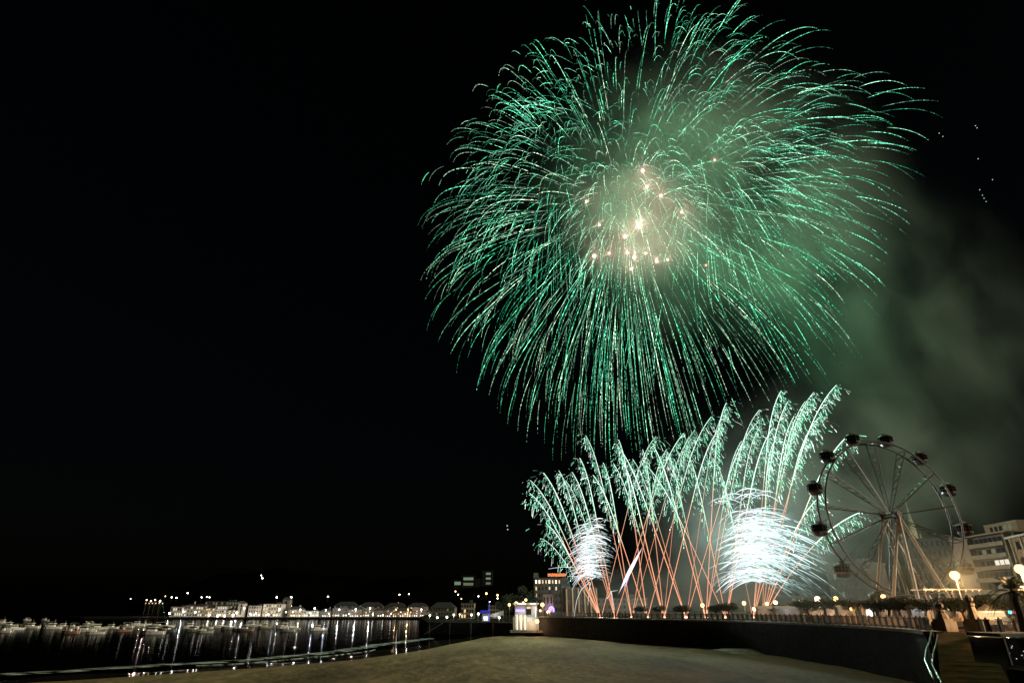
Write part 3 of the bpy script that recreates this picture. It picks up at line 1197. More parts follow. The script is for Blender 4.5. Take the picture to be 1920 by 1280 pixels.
for f in range(1, nf_):
    z = fh * f
    m_ = MB()
    m_.box((Lb * 0.45, -0.35, z), (Lb * 0.9, 2.8, 0.24))
    m_.box((Lb * 0.45, -1.7, z + 0.55), (Lb * 0.9, 0.14, 1.0))
    m_.box((0.07, -0.35, z + 0.55), (0.14, 2.6, 1.0))
    m_.build("balcony", bandw, ab)
for f in range(nf_):
    for k in range(8):
        lit = pane_dark
        if (f == 4 and k in (3, 4, 5)):
            lit = lit_white
        elif rr.random() < 0.12:
            lit = lit_dim
        o = link("window", pane(lit), ab, (Lb * (0.08 + 0.115 * k), 0.96, fh * f + fh * 0.55), 0, (Lb * .09, 0.12, fh * .55))
for f in range(nf_):
    MB().box((Lb * 0.93, -0.2, fh * (f + 0.5)), (0.5, 2.4, fh)).build("pier", bandw, ab)

# brown brick block at the frame edge with a round window
a = at_y(1893, 1010, 165)
c = at_z(1975, 993, a.z)
A2, B2 = Vector((a.x, a.y)), Vector((c.x, c.y))
dd = (B2 - A2)
L2 = dd.length
bb = thing("brick_block", "brown brick block with a round window beside the balcony block", "building", (A2.x, A2.y, PROM_Z), math.atan2(dd.y, dd.x))
H2 = a.z - PROM_Z
m_ = MB()
m_.box((L2 / 2, 8, H2 / 2), (L2, 16, H2))
m_.build("wall", brick, bb)
MB().box((L2 / 2, 7.8, H2 + 0.25), (L2 + 1.5, 17.4, 0.5)).build("cornice", whitew, bb)
for k in range(3):
    MB().box((0.6 + k * 5.2, -0.25, H2 / 2), (0.5, 0.5, H2)).build("pilaster", cream, bb)
for f in range(5):
    for k in range(3):
        if f == 3 and k == 0:
            MB().tube([(3.2, 0.1, H2 * 0.7), (3.2, -0.12, H2 * 0.7)], 1.0, 18).build("round_window", pane_dark, bb)
            continue
        link("window", pane(pane_dark), bb, (3.2 + k * 5.2, -0.03, H2 * (f + 0.5) / 5), 0, (1.8, 0.15, 1.9))
# pair of aerials / chimneys on top
for k in (0.25, 0.5):
    MB().tube([(L2 * k, 5, H2), (L2 * k, 5, H2 + 4)], 0.22, 6).build("chimney", brick, bb)

# ================================================================== BATHING CLUB (ship-like white building at the corner of the beach)
yc = thing("bathing_club", "white boat-shaped bathing club blazing with light at the corner of the beach", "building", (-1, 205, 1.0))
club_w = mat("club white", (0.50, 0.46, 0.40), rough=0.5, vary=0.08)
strip_b = emit("blue strip light", (0.35, 0.30, 1.0), 2.5)
strip_w = emit("white strip light", (1.0, 0.90, 0.62), 2.5)
Yk = 203
xa, xb = x_at(962, Yk), x_at(1011, Yk)
cxk = (xa + xb) / 2
wk = xb - xa
zt = at_y(985, 1128, Yk).z
zb = at_y(985, 1176, Yk).z
yc.location = (cxk, Yk, zb - 0.8)
hk = zt - zb + 0.8
m_ = MB()
m_.prism([(-wk / 2, 0), (wk * 0.1, -0.6), (wk / 2, 0), (wk / 2, 7), (-wk / 2, 7)], 0, hk * 0.48)
m_.build("lower_hull", club_w, yc)
m_ = MB()
m_.prism([(-wk * 0.42, 1.2), (wk * .1, 0.6), (wk * 0.42, 1.2), (wk * .42, 7), (-wk * .42, 7)], hk * 0.48, hk * 0.92)
m_.build("upper_deck", club_w, yc)
MB().prism([(-wk * .5, -0.4), (wk * .1, -1.0), (wk * .5, -0.4), (wk * .5, 7.5), (-wk * .5, 7.5)], hk * 0.92, hk * 0.97).build("roof", club_w, yc)
for k in range(6):
    x = -wk * 0.42 + k * wk * 0.075
    MB().tube([(x, -0.75 + 0.08 * abs(x), 0.3), (x, -0.75 + 0.08 * abs(x), hk * 0.55)], 0.11, 6).build("light_column", strip_w if k % 2 else club_w, yc)
MB().box((-wk * 0.22, 0.4, hk * 0.70), (wk * 0.36, 0.25, 0.7)).build("blue_light_strip", strip_b, yc)
MB().box((wk * 0.02, -0.8, hk * 0.94), (wk * 0.7, 0.2, 0.22)).build("cornice_light", emit("lilac white strip", (0.8, 0.7, 1.0), 3.5), yc)
MB().box((wk * 0.36, 0.2, hk * 0.58), (0.22, 0.2, hk * 0.5)).build("corner_light", emit("cool strip", (0.6, 0.7, 1.0), 2.5), yc)
link("window", pane(pane_dark), yc, (wk * 0.1, 0.55, hk * 0.7), 0, (wk * 0.2, 0.2, hk * .3))
link("window", pane(lit_white), yc, (wk * 0.13, -0.62, hk * 0.38), 0, (wk * 0.2, 0.2, hk * .12))
link("window", pane(lit_warm), yc, (wk * 0.1, 0.42, hk * 0.80), 0, (wk * 0.16, 0.2, hk * .08))
lamp(yc, (-wk * 0.2, -3.0, hk * 0.5), 260, (1.0, 0.88, 0.6), 0.3)
lamp(yc, (wk * 0.35, -3.0, hk * 0.3), 220, (1.0, 0.85, 0.6), 0.3)
m_ = MB()
m_.prism([(-wk / 2 - 1, -3.5), (wk / 2 + 2.5, -3.0), (wk / 2 + 2.5, 0), (-wk / 2 - 1, 0)], -0.5, 0.15)
m_.build("terrace", stone_l, yc)

# blue lit kiosk with white canopy on the jetty
kx = x_at(911, 232)
kk = thing("jetty_kiosk", "small kiosk on the jetty glowing blue and violet", "kiosk", (kx, 232, 3.9))
MB().box((0, 0, 1.3), (2.6, 2, 2.6)).build("wall", club_w, kk)
MB().box((0, -1.1, 1.0), (1.6, 0.1, 1.3)).build("lit_counter", emit("violet counter", (0.6, 0.55, 1.0), 2.5), kk)
MB().box((-0.4, -0.2, 3.2), (4.4, 2.6, 0.9), 0, 0.6).build("roof", emit("blue canopy", (0.05, 0.05, 0.55), 0.6), kk)
MB().tube([(1.2, -1, 0), (1.2, -1, 6.5)], 0.08, 6).build("mast", emit("blue mast", (0.12, 0.15, 1.0), 1.0), kk)
kx = x_at(928, 234)
kt = thing("canopy_tent", "pale sagging tent canopy beside the blue kiosk", "tent", (kx, 235, 3.9))
m_ = MB()
m_.poly([(-3.2, -1.5, 1.8), (3.2, -1.5, 3.6), (3.2, 1.5, 3.6), (-3.2, 1.5, 1.8)])
m_.poly([(-3.2, -1.52, 1.8), (3.2, -1.52, 3.6), (3.2, -1.52, 2.2), (0, -1.52, 1.2)])
m_.build("canopy", whitew, kt)
for s in (-3, 3):
    MB().tube([(s, 0, 0), (s, 0, 2.2 if s < 0 else 3.5)], 0.07, 5).build("pole", steel, kt)
lamp(kt, (0, -3, 2.5), 120, (0.7, 0.85, 1.0), 0.2)

# ================================================================== LAMPS
pole_m = mat("lamp pole", (0.08, 0.075, 0.065), rough=0.45, vary=0.2, scale=3)
GLOBE = {}


def globe_mat(kind):
    return {"warm": emit("warm globe", (1.0, 0.50, 0.18), 4.5), "white": emit("white globe", (1.0, 0.95, 0.86), 14.0), "pink": emit("pinkish globe", (1.0, 0.60, 0.42), 6.0),
            "amber": emit("amber globe", (1.0, 0.52, 0.16), 7.0), "yellow": emit("yellow globe", (1.0, 0.66, 0.22), 4.5), "cool": emit("cool globe", (0.86, 0.95, 1.0), 10.0),
            "red": emit("red orange globe", (1.0, 0.34, 0.16), 9.0)}[kind]


LCOL = {"warm": (1.0, 0.52, 0.22), "white": (1.0, 0.94, 0.84), "pink": (1.0, 0.76, 0.66), "amber": (1.0, 0.55, 0.2), "yellow": (1.0, 0.8, 0.42), "cool": (0.85, 0.93, 1.0), "red": (1.0, 0.45, 0.25)}


def street_lamp(label, p, ground, r, kind, power, group=None, name="street_lamp", arms=1, simple=False):
    root = thing(name, label, "lamp", (p.x, p.y, ground), 0, group)
    h = p.z - ground
    m_ = MB()
    if simple:
        m_.tube([(0, 0, 0), (0, 0, h - r)], 0.09, 5)
        m_.build("pole", pole_m, root)
    else:
        m_.lathe((0, 0, 0), [(0.24, 0), (0.22, 0.5), (0.13, 0.7), (0.09, 1.2), (0.06, max(1.4, h - 0.8)), (0.10, max(1.5, h - r * 1.4)), (0.16, max(1.55, h - r * 1.1))], 8)
        m_.build("pole", pole_m, root)
    g = MB()
    g.ball((0, 0, h), r, 10, 7)
    gl = g.build("globe", globe_mat(kind), root, smooth=True)
    if not simple:
        MB().lathe((0, 0, h + r * 0.9), [(r * 0.7, 0), (r * 0.45, r * 0.25), (0.05, r * 0.5)], 8).build("cap", pole_m, root)
    if power:
        lamp(root, (0, -r - 0.25, h - r - 0.1), power, LCOL[kind], 0.12)
    return root


GP = "lit lamps along the promenade"
PL = [  # px, py, Y, globe radius, kind, power, label
    (1317, 1134, 142, 0.42, "warm", 350, "warm lamp rising alone above the dark trees between the comet fans"),
    (1395, 1130, 135, 0.40, "yellow", 300, "yellow lamp just left of the vertical orange comets"),
    (1414, 1141, 128, 0.36, "red", 260, "small reddish lamp at the foot of the vertical comets"),
    (1438, 1131, 140, 0.38, "yellow", 260, "yellow lamp of the pair right of the vertical comets"),
    (1454, 1129, 138, 0.42, "pink", 300, "whiter lamp of the pair right of the vertical comets"),
    (1500, 1125, 165, 0.25, "yellow", 150, "tiny faint yellow lamp deep in the smoke"),
    (1533, 1123, 112, 0.5, "pink", 2200, "brilliant pinkish white lamp above the wide tamarisk tree"),
    (1567, 1122, 118, 0.42, "yellow", 1200, "yellow lamp beside the brilliant pinkish one"),
    (1596, 1141, 100, 0.22, "warm", 120, "small low lamp under the hazy pale block"),
    (1656, 1118, 104, 0.36, "warm", 1500, "orange haloed lamp left of the wheel legs"),
    (1637, 1136, 98, 0.34, "white", 380, "white lamp over the round kiosk window"),
    (1695, 1133, 100, 0.34, "pink", 420, "low lamp hanging under the wheel platform"),
    (1799, 1128, 84, 0.22, "pink", 250, "small pinkish lamp between the two stone pylons"),
    (1790, 1078, 92, 0.62, "warm", 11000, "huge blazing warm lamp against the wheel rim"),
    (1912, 1066, 62, 0.44, "warm", 13000, "tall blazing warm lamp above the palm crown"),
]
for px, py, Y, r, k, pw, lb in PL:
    street_lamp(lb, at_y(px, py, Y), PROM_Z, r, k, pw, GP)

# lamps at the club corner
for px, py, Y, r, k, pw, lb in [
    (955, 1133, 214, 0.45, "yellow", 300, "yellow lamp left of the bathing club roof"),
    (968, 1131, 209, 0.62, "yellow", 500, "strong golden lamp at the left end of the bathing club roof"),
    (981, 1129, 222, 0.35, "yellow", 120, "small golden lamp behind the bathing club roof"),
    (986, 1124, 230, 0.45, "yellow", 150, "greenish yellow lamp highest over the bathing club"),
    (1017, 1133, 208, 0.62, "warm", 500, "orange white lamp between the club and the lilac arch"),
    (1028, 1147, 205, 0.50, "amber", 400, "low amber lamp right of the bathing club"),
    (1013, 1144, 214, 0.38, "warm", 120, "small twin lamp between club and amber lamp"),
    (1007, 1164, 199, 0.62, "warm", 500, "dazzling lamp low on the white wall of the bathing club"),
]:
    street_lamp(lb, at_y(px, py, Y), 1.3 if py > 1160 else 3.6, r, k, pw, "lamps round the bathing club")

# far quay lamps
GQ = "row of white lamps along the far quay"
qx = [458, 469, 480, 503, 524, 536, 549, 563, 582, 590, 611, 617, 636, 655, 667, 694, 699, 718, 733, 742, 765, 770, 790, 808]
rr = random.Random(3)
qmesh = None
for i, px in enumerate(qx):
    strong = px in (458, 524, 563, 590, 611, 636, 667, 694, 742, 765, 790)
    k = "warm" if 740 < px < 772 else ("cool" if 585 < px < 615 else "white")
    p = at_y(px, 1140 + rr.uniform(-1.5, 3) if strong else 1150 + rr.uniform(-3.5, 3.5), 611)
    street_lamp(f"{'tall glaring' if strong else 'small bright'} quay lamp, {ORD[i]} from the left along the far quay", p, QZ, 0.62 if strong else 0.45, k, 11000 if strong else 0, GQ, "quay_lamp", simple=True)
# harbour mole lamps over the boats (their streaks lie on the water)
for i, (px, py, k, pw, lb) in enumerate([
    (283, 1126, "pink", 8000, "pink white lamp on the headland terrace, brightest of three"),
    (275, 1124, "pink", 600, "pink white lamp at the seaward end of the headland terrace"),
    (291, 1124, "pink", 600, "pink white lamp at the landward end of the headland terrace"),
    (300, 1126, "white", 300, "white lamp just right of the headland terrace trio"),
]):
    p = at_y(px, py, 694)
    street_lamp(lb, p, 1.6, 0.7, k, pw, "headland terrace lamps", "terrace_lamp", simple=True)
for i, (px, py, Y, pw, k, lb) in enumerate([
    (318, 1149, 612, 2500, "white", "quay lamp at the seaward tip of the harbour"),
    (344, 1146, 612, 3000, "cool", "bluish quay lamp before the narrow white house"),
    (366, 1147, 612, 2500, "white", "quay lamp before the three-storey pale house"),
    (392, 1152, 612, 2500, "white", "quay lamp before the cream house with warm top floor"),
    (408, 1154, 612, 4000, "white", "quay lamp at the start of the bright arcade"),
    (421, 1154, 612, 4000, "white", "quay lamp at the end of the bright arcade"),
    (437, 1152, 612, 9000, "white", "dazzling flood lamp at the foot of the church tower"),
    (444, 1148, 612, 3000, "white", "second flood lamp at the foot of the church tower"),
]):
    street_lamp(lb, at_y(px, py, Y), QZ, 0.75, k, pw, "quay lamps before the church tower", "quay_lamp", simple=True)
# lamps on the near quay in front of the jetty, reflected in the wet sand
for i, (px, py, Y, k, pw, lb) in enumerate([
    (806, 1153, 330, "white", 700, "bright lamp where the far quay meets the old town"),
    (820, 1157, 300, "white", 350, "lamp over the jetty stairs"),
    (838, 1156, 280, "white", 300, "first white lamp behind the jetty railing"),
    (851, 1152, 290, "cool", 300, "second white lamp behind the jetty railing"),
    (862, 1151, 300, "warm", 500, "warm lamp before the pale corner house"),
    (884, 1152, 280, "white", 300, "white lamp right of the pale corner house"),
    (897, 1150, 270, "white", 250, "white lamp left of the blue kiosk"),
    (936, 1157, 250, "cool", 250, "cool lamp at the landward end of the jetty"),
]):
    street_lamp(lb, at_y(px, py, Y), 3.6, 0.36, k, pw, "lamps behind the jetty", "quay_lamp", simple=True)

# lamps on the hillside
HL = [(245, 1122, "white", 0.6), (310, 1117, "yellow", 0.8), (322, 1119, "white", 0.8), (331, 1120, "white", 0.9), (352, 1111, "white", 0.9), (378, 1119, "white", 0.7),
      (388, 1118, "white", 0.8), (393, 1119, "white", 0.7), (490, 1078, "white", 0.7), (492, 1083, "white", 1.0), (519, 1119, "cool", 1.1), (546, 1119, "white", 1.2), (546, 1135, "white", 0.8),
      (615, 1118, "cool", 1.1), (747, 1130, "yellow", 0.8), (749, 1114, "white", 0.8), (767, 1113, "white", 0.7), (854, 1108, "amber", 1.1), (859, 1114, "cool", 0.9), (865, 1122, "yellow", 0.9),
      (897, 1117, "cool", 0.9), (912, 1112, "amber", 1.6), (933, 1115, "amber", 1.4), (933, 1121, "white", 0.8), (918, 1127, "white", 0.6)]
kn = {"white": "white", "cool": "bluish white", "yellow": "yellow", "amber": "amber"}
for i, (px, py, k, r) in enumerate(HL):
    Y = 668.0
    while Y < 835:
        p = at_y(px, py, Y)
        if hill_z(p.x, Y) > p.z - 5:
            break
        Y += 4
    p = at_y(px, py, Y)
    gz = min(p.z - 3, hill_z(p.x, Y) - 0.3)
    street_lamp(f"{'large' if r > 1 else 'small'} {kn[k]} lamp on the dark hillside, {ORD[i]} from the left", p, gz, r * 0.75, k, 900 if r > 1.3 else 0, "single lamps dotted over the hillside", "hillside_lamp", simple=True)

# ================================================================== BOATS
hull_w = mat("boat white", (0.85, 0.83, 0.76), rough=0.35, vary=0.06, scale=2)
hull_b = mat("boat blue", (0.22, 0.25, 0.32), rough=0.35, vary=0.1, scale=2)
hull_r = mat("boat red", (0.42, 0.25, 0.20), rough=0.4, vary=0.1, scale=2)
hull_g = mat("boat green", (0.55, 0.60, 0.46), rough=0.4, vary=0.1, scale=2)
canvas = mat("boat canvas", (0.40, 0.38, 0.34), rough=0.9, vary=0.2, scale=2)
deck_m = mat("boat deck", (0.42, 0.33, 0.22), rough=0.7, vary=0.2, scale=2)


def hull_mesh(L, W, H, sheer=0.35):
    m_ = MB()
    st = [(-0.5, 0.86, 0.0), (-0.3, 0.98, 0.0), (0.0, 1.0, 0.05), (0.25, 0.82, 0.2), (0.4, 0.48, 0.5), (0.5, 0.03, 1.0)]
    n = 0
    for x, w_, s in st:
        top = H * (1 + sheer * s)
        hw = W / 2 * w_
        for y, z in ((-hw, top), (-hw * 0.96, top - 0.12), (-hw * 0.72, -0.15), (0, -0.3), (hw * 0.72, -0.15), (hw * 0.96, top - 0.12), (hw, top)):
            m_.v.append((x * L, y, z))
    for i in range(len(st) - 1):
        for k in range(6):
            a = i * 7 + k
            m_.f.append([a, a + 7, a + 8, a + 1])
            m_.mi.append(0)
    m_.f.append([0, 1, 2, 3, 4, 5, 6])
    m_.mi.append(0)
    for i in range(len(st) - 1):
        a = i * 7
        n = len(m_.v)
        m_.v += [(m_.v[a][0], m_.v[a][1] * .97, m_.v[a][2] - 0.06), (m_.v[a + 7][0], m_.v[a + 7][1] * .97, m_.v[a + 7][2] - 0.06), (m_.v[a + 13][0], m_.v[a + 13][1] * .97, m_.v[a + 13][2] - 0.06), (m_.v[a + 6][0], m_.v[a + 6][1] * .97, m_.v[a + 6][2] - 0.06)]
        m_.f.append([n, n + 1, n + 2, n + 3])
        m_.mi.append(0)
    return m_


def boat_cabin(hm, L=6.8):
    r = thing("motorboat", "x", "boat")
    hull_mesh(L, 2.4, 0.85).build("hull", hm, r, smooth=False)
    c = MB()
    c.box((0.3, 0, 1.35), (2.3, 1.7, 1.1), 0, 0.86)
    cb = c.build("cabin", hull_w, r)
    w_ = MB()
    w_.box((0.3, 0, 1.55), (2.36, 1.76, 0.42), 0, 0.93)
    w_.build("window_band", pane_dark, cb)
    MB().box((0.2, 0, 1.96), (2.5, 1.75, 0.1)).build("roof", hull_w, cb)
    q = MB()
    q.tube([(L * .48, 0, 1.6), (L * .3, -0.8, 1.5), (L * 0.12, -1.0, 1.4)], 0.03, 4)
    q.tube([(L * .48, 0, 1.6), (L * .3, 0.8, 1.5), (L * 0.12, 1.0, 1.4)], 0.03, 4)
    q.tube([(L * .3, -0.8, 1.5), (L * .3, -0.8, 1.0)], 0.03, 4)
    q.tube([(L * .3, 0.8, 1.5), (L * .3, 0.8, 1.0)], 0.03, 4)
    q.build("bow_rail", steel, r)
    MB().box((-L * .53, 0, 0.75), (0.35, 0.4, 1.1)).build("outboard_motor", canvas, r)
    MB().tube([(-0.4, 0, 2.0), (-0.5, 0, 3.3)], 0.03, 4).build("aerial", steel, r)
    return r


def boat_open(hm, L=5.6):
    r = thing("open_boat", "x", "boat")
    hull_mesh(L, 2.1, 0.7, 0.5).build("hull", hm, r)
    MB().box((0.1, 0, 0.95), (0.7, 0.8, 0.8)).build("console", hull_w, r)
    m_ = MB()
    m_.poly([(-1.5, -0.95, 2.05), (0.9, -0.9, 2.15), (0.9, 0.9, 2.15), (-1.5, 0.95, 2.05)])
    m_.poly([(0.9, -0.9, 2.15), (1.35, -0.8, 1.75), (1.35, 0.8, 1.75), (0.9, 0.9, 2.15)])
    m_.build("canopy", canvas, r)
    q = MB()
    for y in (-0.9, 0.9):
        for x in (-1.4, 0.8):
            q.tube([(x, y, 0.6), (x, y, 2.05)], 0.03, 4)
    q.build("canopy_frame", steel, r)
    MB().box((-L * .53, 0, 0.6), (0.35, 0.4, 1.1)).build("outboard_motor", canvas, r)
    MB().box((-1.2, 0, 0.62), (0.4, 1.8, 0.1)).build("thwart", deck_m, r)
    return r


def boat_sail(hm, L=8.2):
    r = thing("sailing_boat", "x", "boat")
    hull_mesh(L, 2.6, 0.95, 0.25).build("hull", hm, r)
    c = MB()
    c.box((0.6, 0, 1.15), (3.2, 1.5, 0.5), 0, 0.85)
    c.build("cabin", hull_w, r)
    MB().tube([(0.9, 0, 0.9), (0.9, 0, 11.0)], [0.08, 0.05], 6).build("mast", steel, r)
    MB().tube([(0.9, 0, 2.1), (-2.9, 0, 2.2)], 0.14, 6).build("boom", canvas, r)
    q = MB()
    for e in ((L * .49, 0, 1.2), (-L * .5, 0, 1.0), (0.7, -1.25, 0.95), (0.7, 1.25, 0.95)):
        q.tube([(0.9, 0, 10.8), e], 0.012, 3)
    q.build("rigging", steel, r)
    return r


protos = [boat_cabin(hull_w), boat_open(hull_w), boat_cabin(hull_b, 6.2), boat_open(hull_g, 5.2), boat_sail(hull_w), boat_open(hull_r, 5.0), boat_cabin(hull_g, 7.2), boat_cabin(hull_r, 6.4)]
pdesc = ["white cabin cruiser", "white open boat under a pale canopy", "grey blue hulled cabin boat", "green open boat under a dark canopy", "white sailing yacht with bare mast", "dull red open boat under a dark canopy", "green hulled cabin boat", "dull red hulled cabin boat"]
pused = [False] * len(protos)
BOATS = [(4, 1169), (17, 1174), (6, 1185), (27, 1180), (50, 1163), (31, 1179), (57, 1177), (83, 1164), (94, 1172), (97, 1178), (118, 1176), (131, 1187), (137, 1177), (165, 1172), (158, 1184), (178, 1188), (183, 1179), (208, 1178), (232, 1183), (237, 1176),
         (257, 1173), (273, 1171), (286, 1188), (295, 1176), (312, 1184), (313, 1175), (357, 1177), (362, 1183), (384, 1186), (386, 1178), (412, 1176), (431, 1179), (447, 1181), (459, 1182), (471, 1174), (487, 1173), (497, 1177), (539, 1183), (552, 1180), (534, 1177), (596, 1181)]
order = sorted(range(len(BOATS)), key=lambda i: BOATS[i][0])
kinds = [0, 1, 6, 0, 1, 3, 0, 2, 1, 0, 7, 5, 1, 0, 3, 1, 6, 0, 5, 1, 0, 1, 0, 4, 2, 1, 0, 6, 3, 1, 0, 4, 1, 7, 0, 1, 6, 0, 1, 3, 0]
rr = random.Random(8)
for n, i in enumerate(order):
    px, py = BOATS[i]
    k = kinds[n]
    if k == 4 and not (290 < px < 300 or 425 < px < 440):
        k = 0
    p = at_z(px, py, 0.0)
    o = protos[k] if not pused[k] else copy_tree(protos[k])
    pused[k] = True
    o.location = (p.x, p.y, 0.0)
    o.rotation_euler = (0, 0, math.pi + rr.uniform(-0.35, 0.25) + math.atan2(p.x, p.y) * -0.5)
    sc = rr.uniform(0.9, 1.15)
    o.scale = (sc, sc, sc)
    o["label"] = f"{pdesc[k]}, {ORD[n]} from the left among the moored boats"
    o["group"] = "boats moored in the bay"
    o["category"] = "boat"
for k, u in enumerate(pused):
    if not u:
        for ch in list(protos[k].children_recursive):
            bpy.data.objects.remove(ch)
        bpy.data.objects.remove(protos[k])

# ================================================================== TREES
leaf_m = mat("tamarisk leaf", (0.035, 0.05, 0.025), rough=0.8, vary=0.5, scale=3)
bark_m = mat("bark", (0.09, 0.07, 0.05), rough=0.95, vary=0.3, scale=4, bump=0.4)
palm_m = mat("palm leaf", (0.09, 0.10, 0.04), rough=0.6, vary=0.4, scale=3)


def leaves(m_, c, rad, n, size, rr):
    for _ in range(n):
        while True:
            v = Vector((rr.uniform(-1, 1), rr.uniform(-1, 1), rr.uniform(-1, 1)))
            if 0.2 < v.length < 1:
                break
        p = Vector((c[0] + v.x * rad[0], c[1] + v.y * rad[1], c[2] + v.z * rad[2]))
        d = Vector((rr.gauss(0, 1), rr.gauss(0, 1), rr.gauss(0, 0.8))).normalized()
        e = d.cross(Vector((rr.gauss(0, 1), rr.gauss(0, 1), rr.gauss(0, 1)))).normalized()
        s = size * rr.uniform(0.5, 1.4)
        m_.poly([p - d * s, p + e * s * 0.4, p + d * s, p - e * s * 0.4])


TREES = []
for sd in range(4):
    rr = random.Random(100 + sd)
    tk = MB()
    lean = rr.uniform(-0.4, 0.4)
    tk.tube([(0, 0, 0), (lean * .3, 0.1, 0.8), (lean, 0, 1.5)], [0.2, 0.16, 0.13], 7)
    cr = MB()
    for q in range(7):
        an = q * 0.9 + rr.uniform(-.2, .2)
        e = (lean + 1.2 * math.cos(an), 0.9 * math.sin(an), 2.1 + rr.uniform(-.2, .35))
        tk.tube([(lean, 0, 1.45), ((lean + e[0]) / 2, e[1] / 2, 1.9), e], [0.09, 0.06, 0.03], 5)
        leaves(cr, e, (0.95 * rr.uniform(.8, 1.2), 0.9, 0.5 * rr.uniform(.7, 1.3)), 230, 0.13, rr)
    leaves(cr, (lean, 0, 2.3), (1.2, 1.0, 0.55), 300, 0.13, rr)
    TREES.append((tk.mesh("trunk", bark_m), cr.mesh("crown", leaf_m)))
GT2 = "clipped tamarisk trees along the promenade"
TP = [(1279, 135, 1.0), (1345, 132, 1.0), (1369, 130, 1.15), (1455, 124, 1.0), (1472, 128, .95), (1521, 112, 1.25), (1552, 110, 1.3), (1583, 106, 1.25), (1612, 101, 1.15), (1646, 97, 1.15), (1668, 95, 1.25), (1690, 92, 1.2), (1714, 90, 1.25), (1739, 87, 1.15), (1787, 82, 1.2), (1812, 80, 1.1), (1858, 78, 1.25), (1880, 76, 1.1), (1237, 150, 1.0), (1205, 158, 1.0)]
for n, (px, Y, s) in enumerate(sorted(TP)):
    tk, cr = TREES[n % 4]
    o = thing("tamarisk_tree", f"dark {'wide' if s > 1.17 else 'small'} clipped tamarisk, {ORD[n]} from the left along the railing", "tree", (x_at(px, Y), Y, PROM_Z), n * 1.3, GT2)
    o.scale = (s, s, s)
    link("trunk", tk, o)
    link("crown", cr, o)
# tall dark trees behind the club and below the hill
bt = []
for sd in range(2):
    rr = random.Random(300 + sd)
    tk = MB().tube([(0, 0, 0), (0.2, 0, 3), (0, 0.2, 6)], [0.35, 0.28, 0.15], 7)
    cr = MB()
    for q in range(12):
        leaves(cr, (rr.uniform(-3, 3), rr.uniform(-2.5, 2.5), rr.uniform(4.5, 9.5)), (1.9, 1.8, 1.4), 190, 0.3, rr)
    bt.append((tk.mesh("trunk", bark_m), cr.mesh("crown", leaf_m)))
for n, (px, Y, s, lb) in enumerate([(948, 262, 0.9, "dark rounded tree between the small pale house and the club"), (966, 280, 1.25, "tall dark tree behind the golden club lamp"), (990, 270, 1.3, "tall faintly lit tree above the bathing club roof"), (1000, 290, 1.1, "dark tree squeezed between club roof and hotel")]):
    o = thing("park_tree", lb, "tree", (x_at(px, Y), Y, 3.6), n * 2.1, "tall trees behind the bathing club")
    o.scale = (s, s, s)
    link("trunk", bt[n % 2][0], o)
    link("crown", bt[n % 2][1], o)

# palm
pc = at_y(1897, 1108, 60)
pt = thing("palm_tree", "dark date palm with arching fronds under the tall warm lamp", "palm tree", (pc.x, pc.y, PROM_Z))
hpz = pc.z - PROM_Z
m_ = MB()
m_.tube([(0, 0, 0), (0.1, 0, hpz * .5), (0, 0, hpz)], [0.38, 0.3, 0.34], 10)
m_.build("trunk", bark_m, pt)
rr = random.Random(5)
cr = MB()
for q in range(40):
    an = rr.uniform(0, 2 * math.pi)
    el = rr.uniform(-0.5, 1.25)
    L = rr.uniform(2.2, 3.0)
    pts = []
    for k in range(9):
        f = k / 8
        r_ = L * f * math.cos(el) * (1 - 0.12 * f)
        z = L * f * math.sin(el) - 1.5 * f * f * (0.6 + 0.5 * math.cos(el))
        pts.append(Vector((r_ * math.cos(an), r_ * math.sin(an), hpz + z)))
    cr.tube(pts, [0.03] * 8 + [0.008], 3, False)
    sd_ = Vector((-math.sin(an), math.cos(an), 0))
    for k in range(1, 8):
        for g in range(4):
            f = g / 4
            p = pts[k].lerp(pts[k + 1], f)
            dr = (pts[k + 1] - pts[k]).normalized()
            for s in (-1, 1):
                tip = p + sd_ * s * 0.42 * (1 - 0.5 * k / 8) + dr * 0.32 - Vector((0, 0, 0.16))
                cr.poly([p, p + dr * 0.05, tip])
cr.build("crown", palm_m, pt)

# ================================================================== PYLONS, STALLS, VEHICLES
for n, (px, Yp, ytop, lb) in enumerate([(1772, 64, 1128, "stone pylon with a dark urn at the left of the ramp head"), (1832, 64, 1116, "taller stone pylon with a dark urn at the right of the ramp head")]):
    zt = at_y(px, ytop, Yp).z - PROM_Z
    o = thing("stone_pylon", lb, "pylon", (x_at(px, Yp), Yp, PROM_Z), 0.3, "pair of pylons at the head of the ramp")
    m_ = MB()
    m_.box((0, 0, 0.45), (1.5, 1.5, 0.9))
    m_.box((0, 0, 1.0), (1.2, 1.2, 0.25))
    m_.build("plinth", stone_l, o)
    MB().lathe((0, 0, 1.1), [(0.62, 0), (0.42, 0.5), (0.3, zt - 2.1), (0.36, zt - 2.0), (0.36, zt - 1.8)], 8).build("shaft", stone_l, o)
    MB().lathe((0, 0, zt - 0.7), [(0.15, 0), (0.38, 0.25), (0.4, 0.5), (0.2, 0.68), (0.06, 0.8)], 10).build("urn", iron, o)

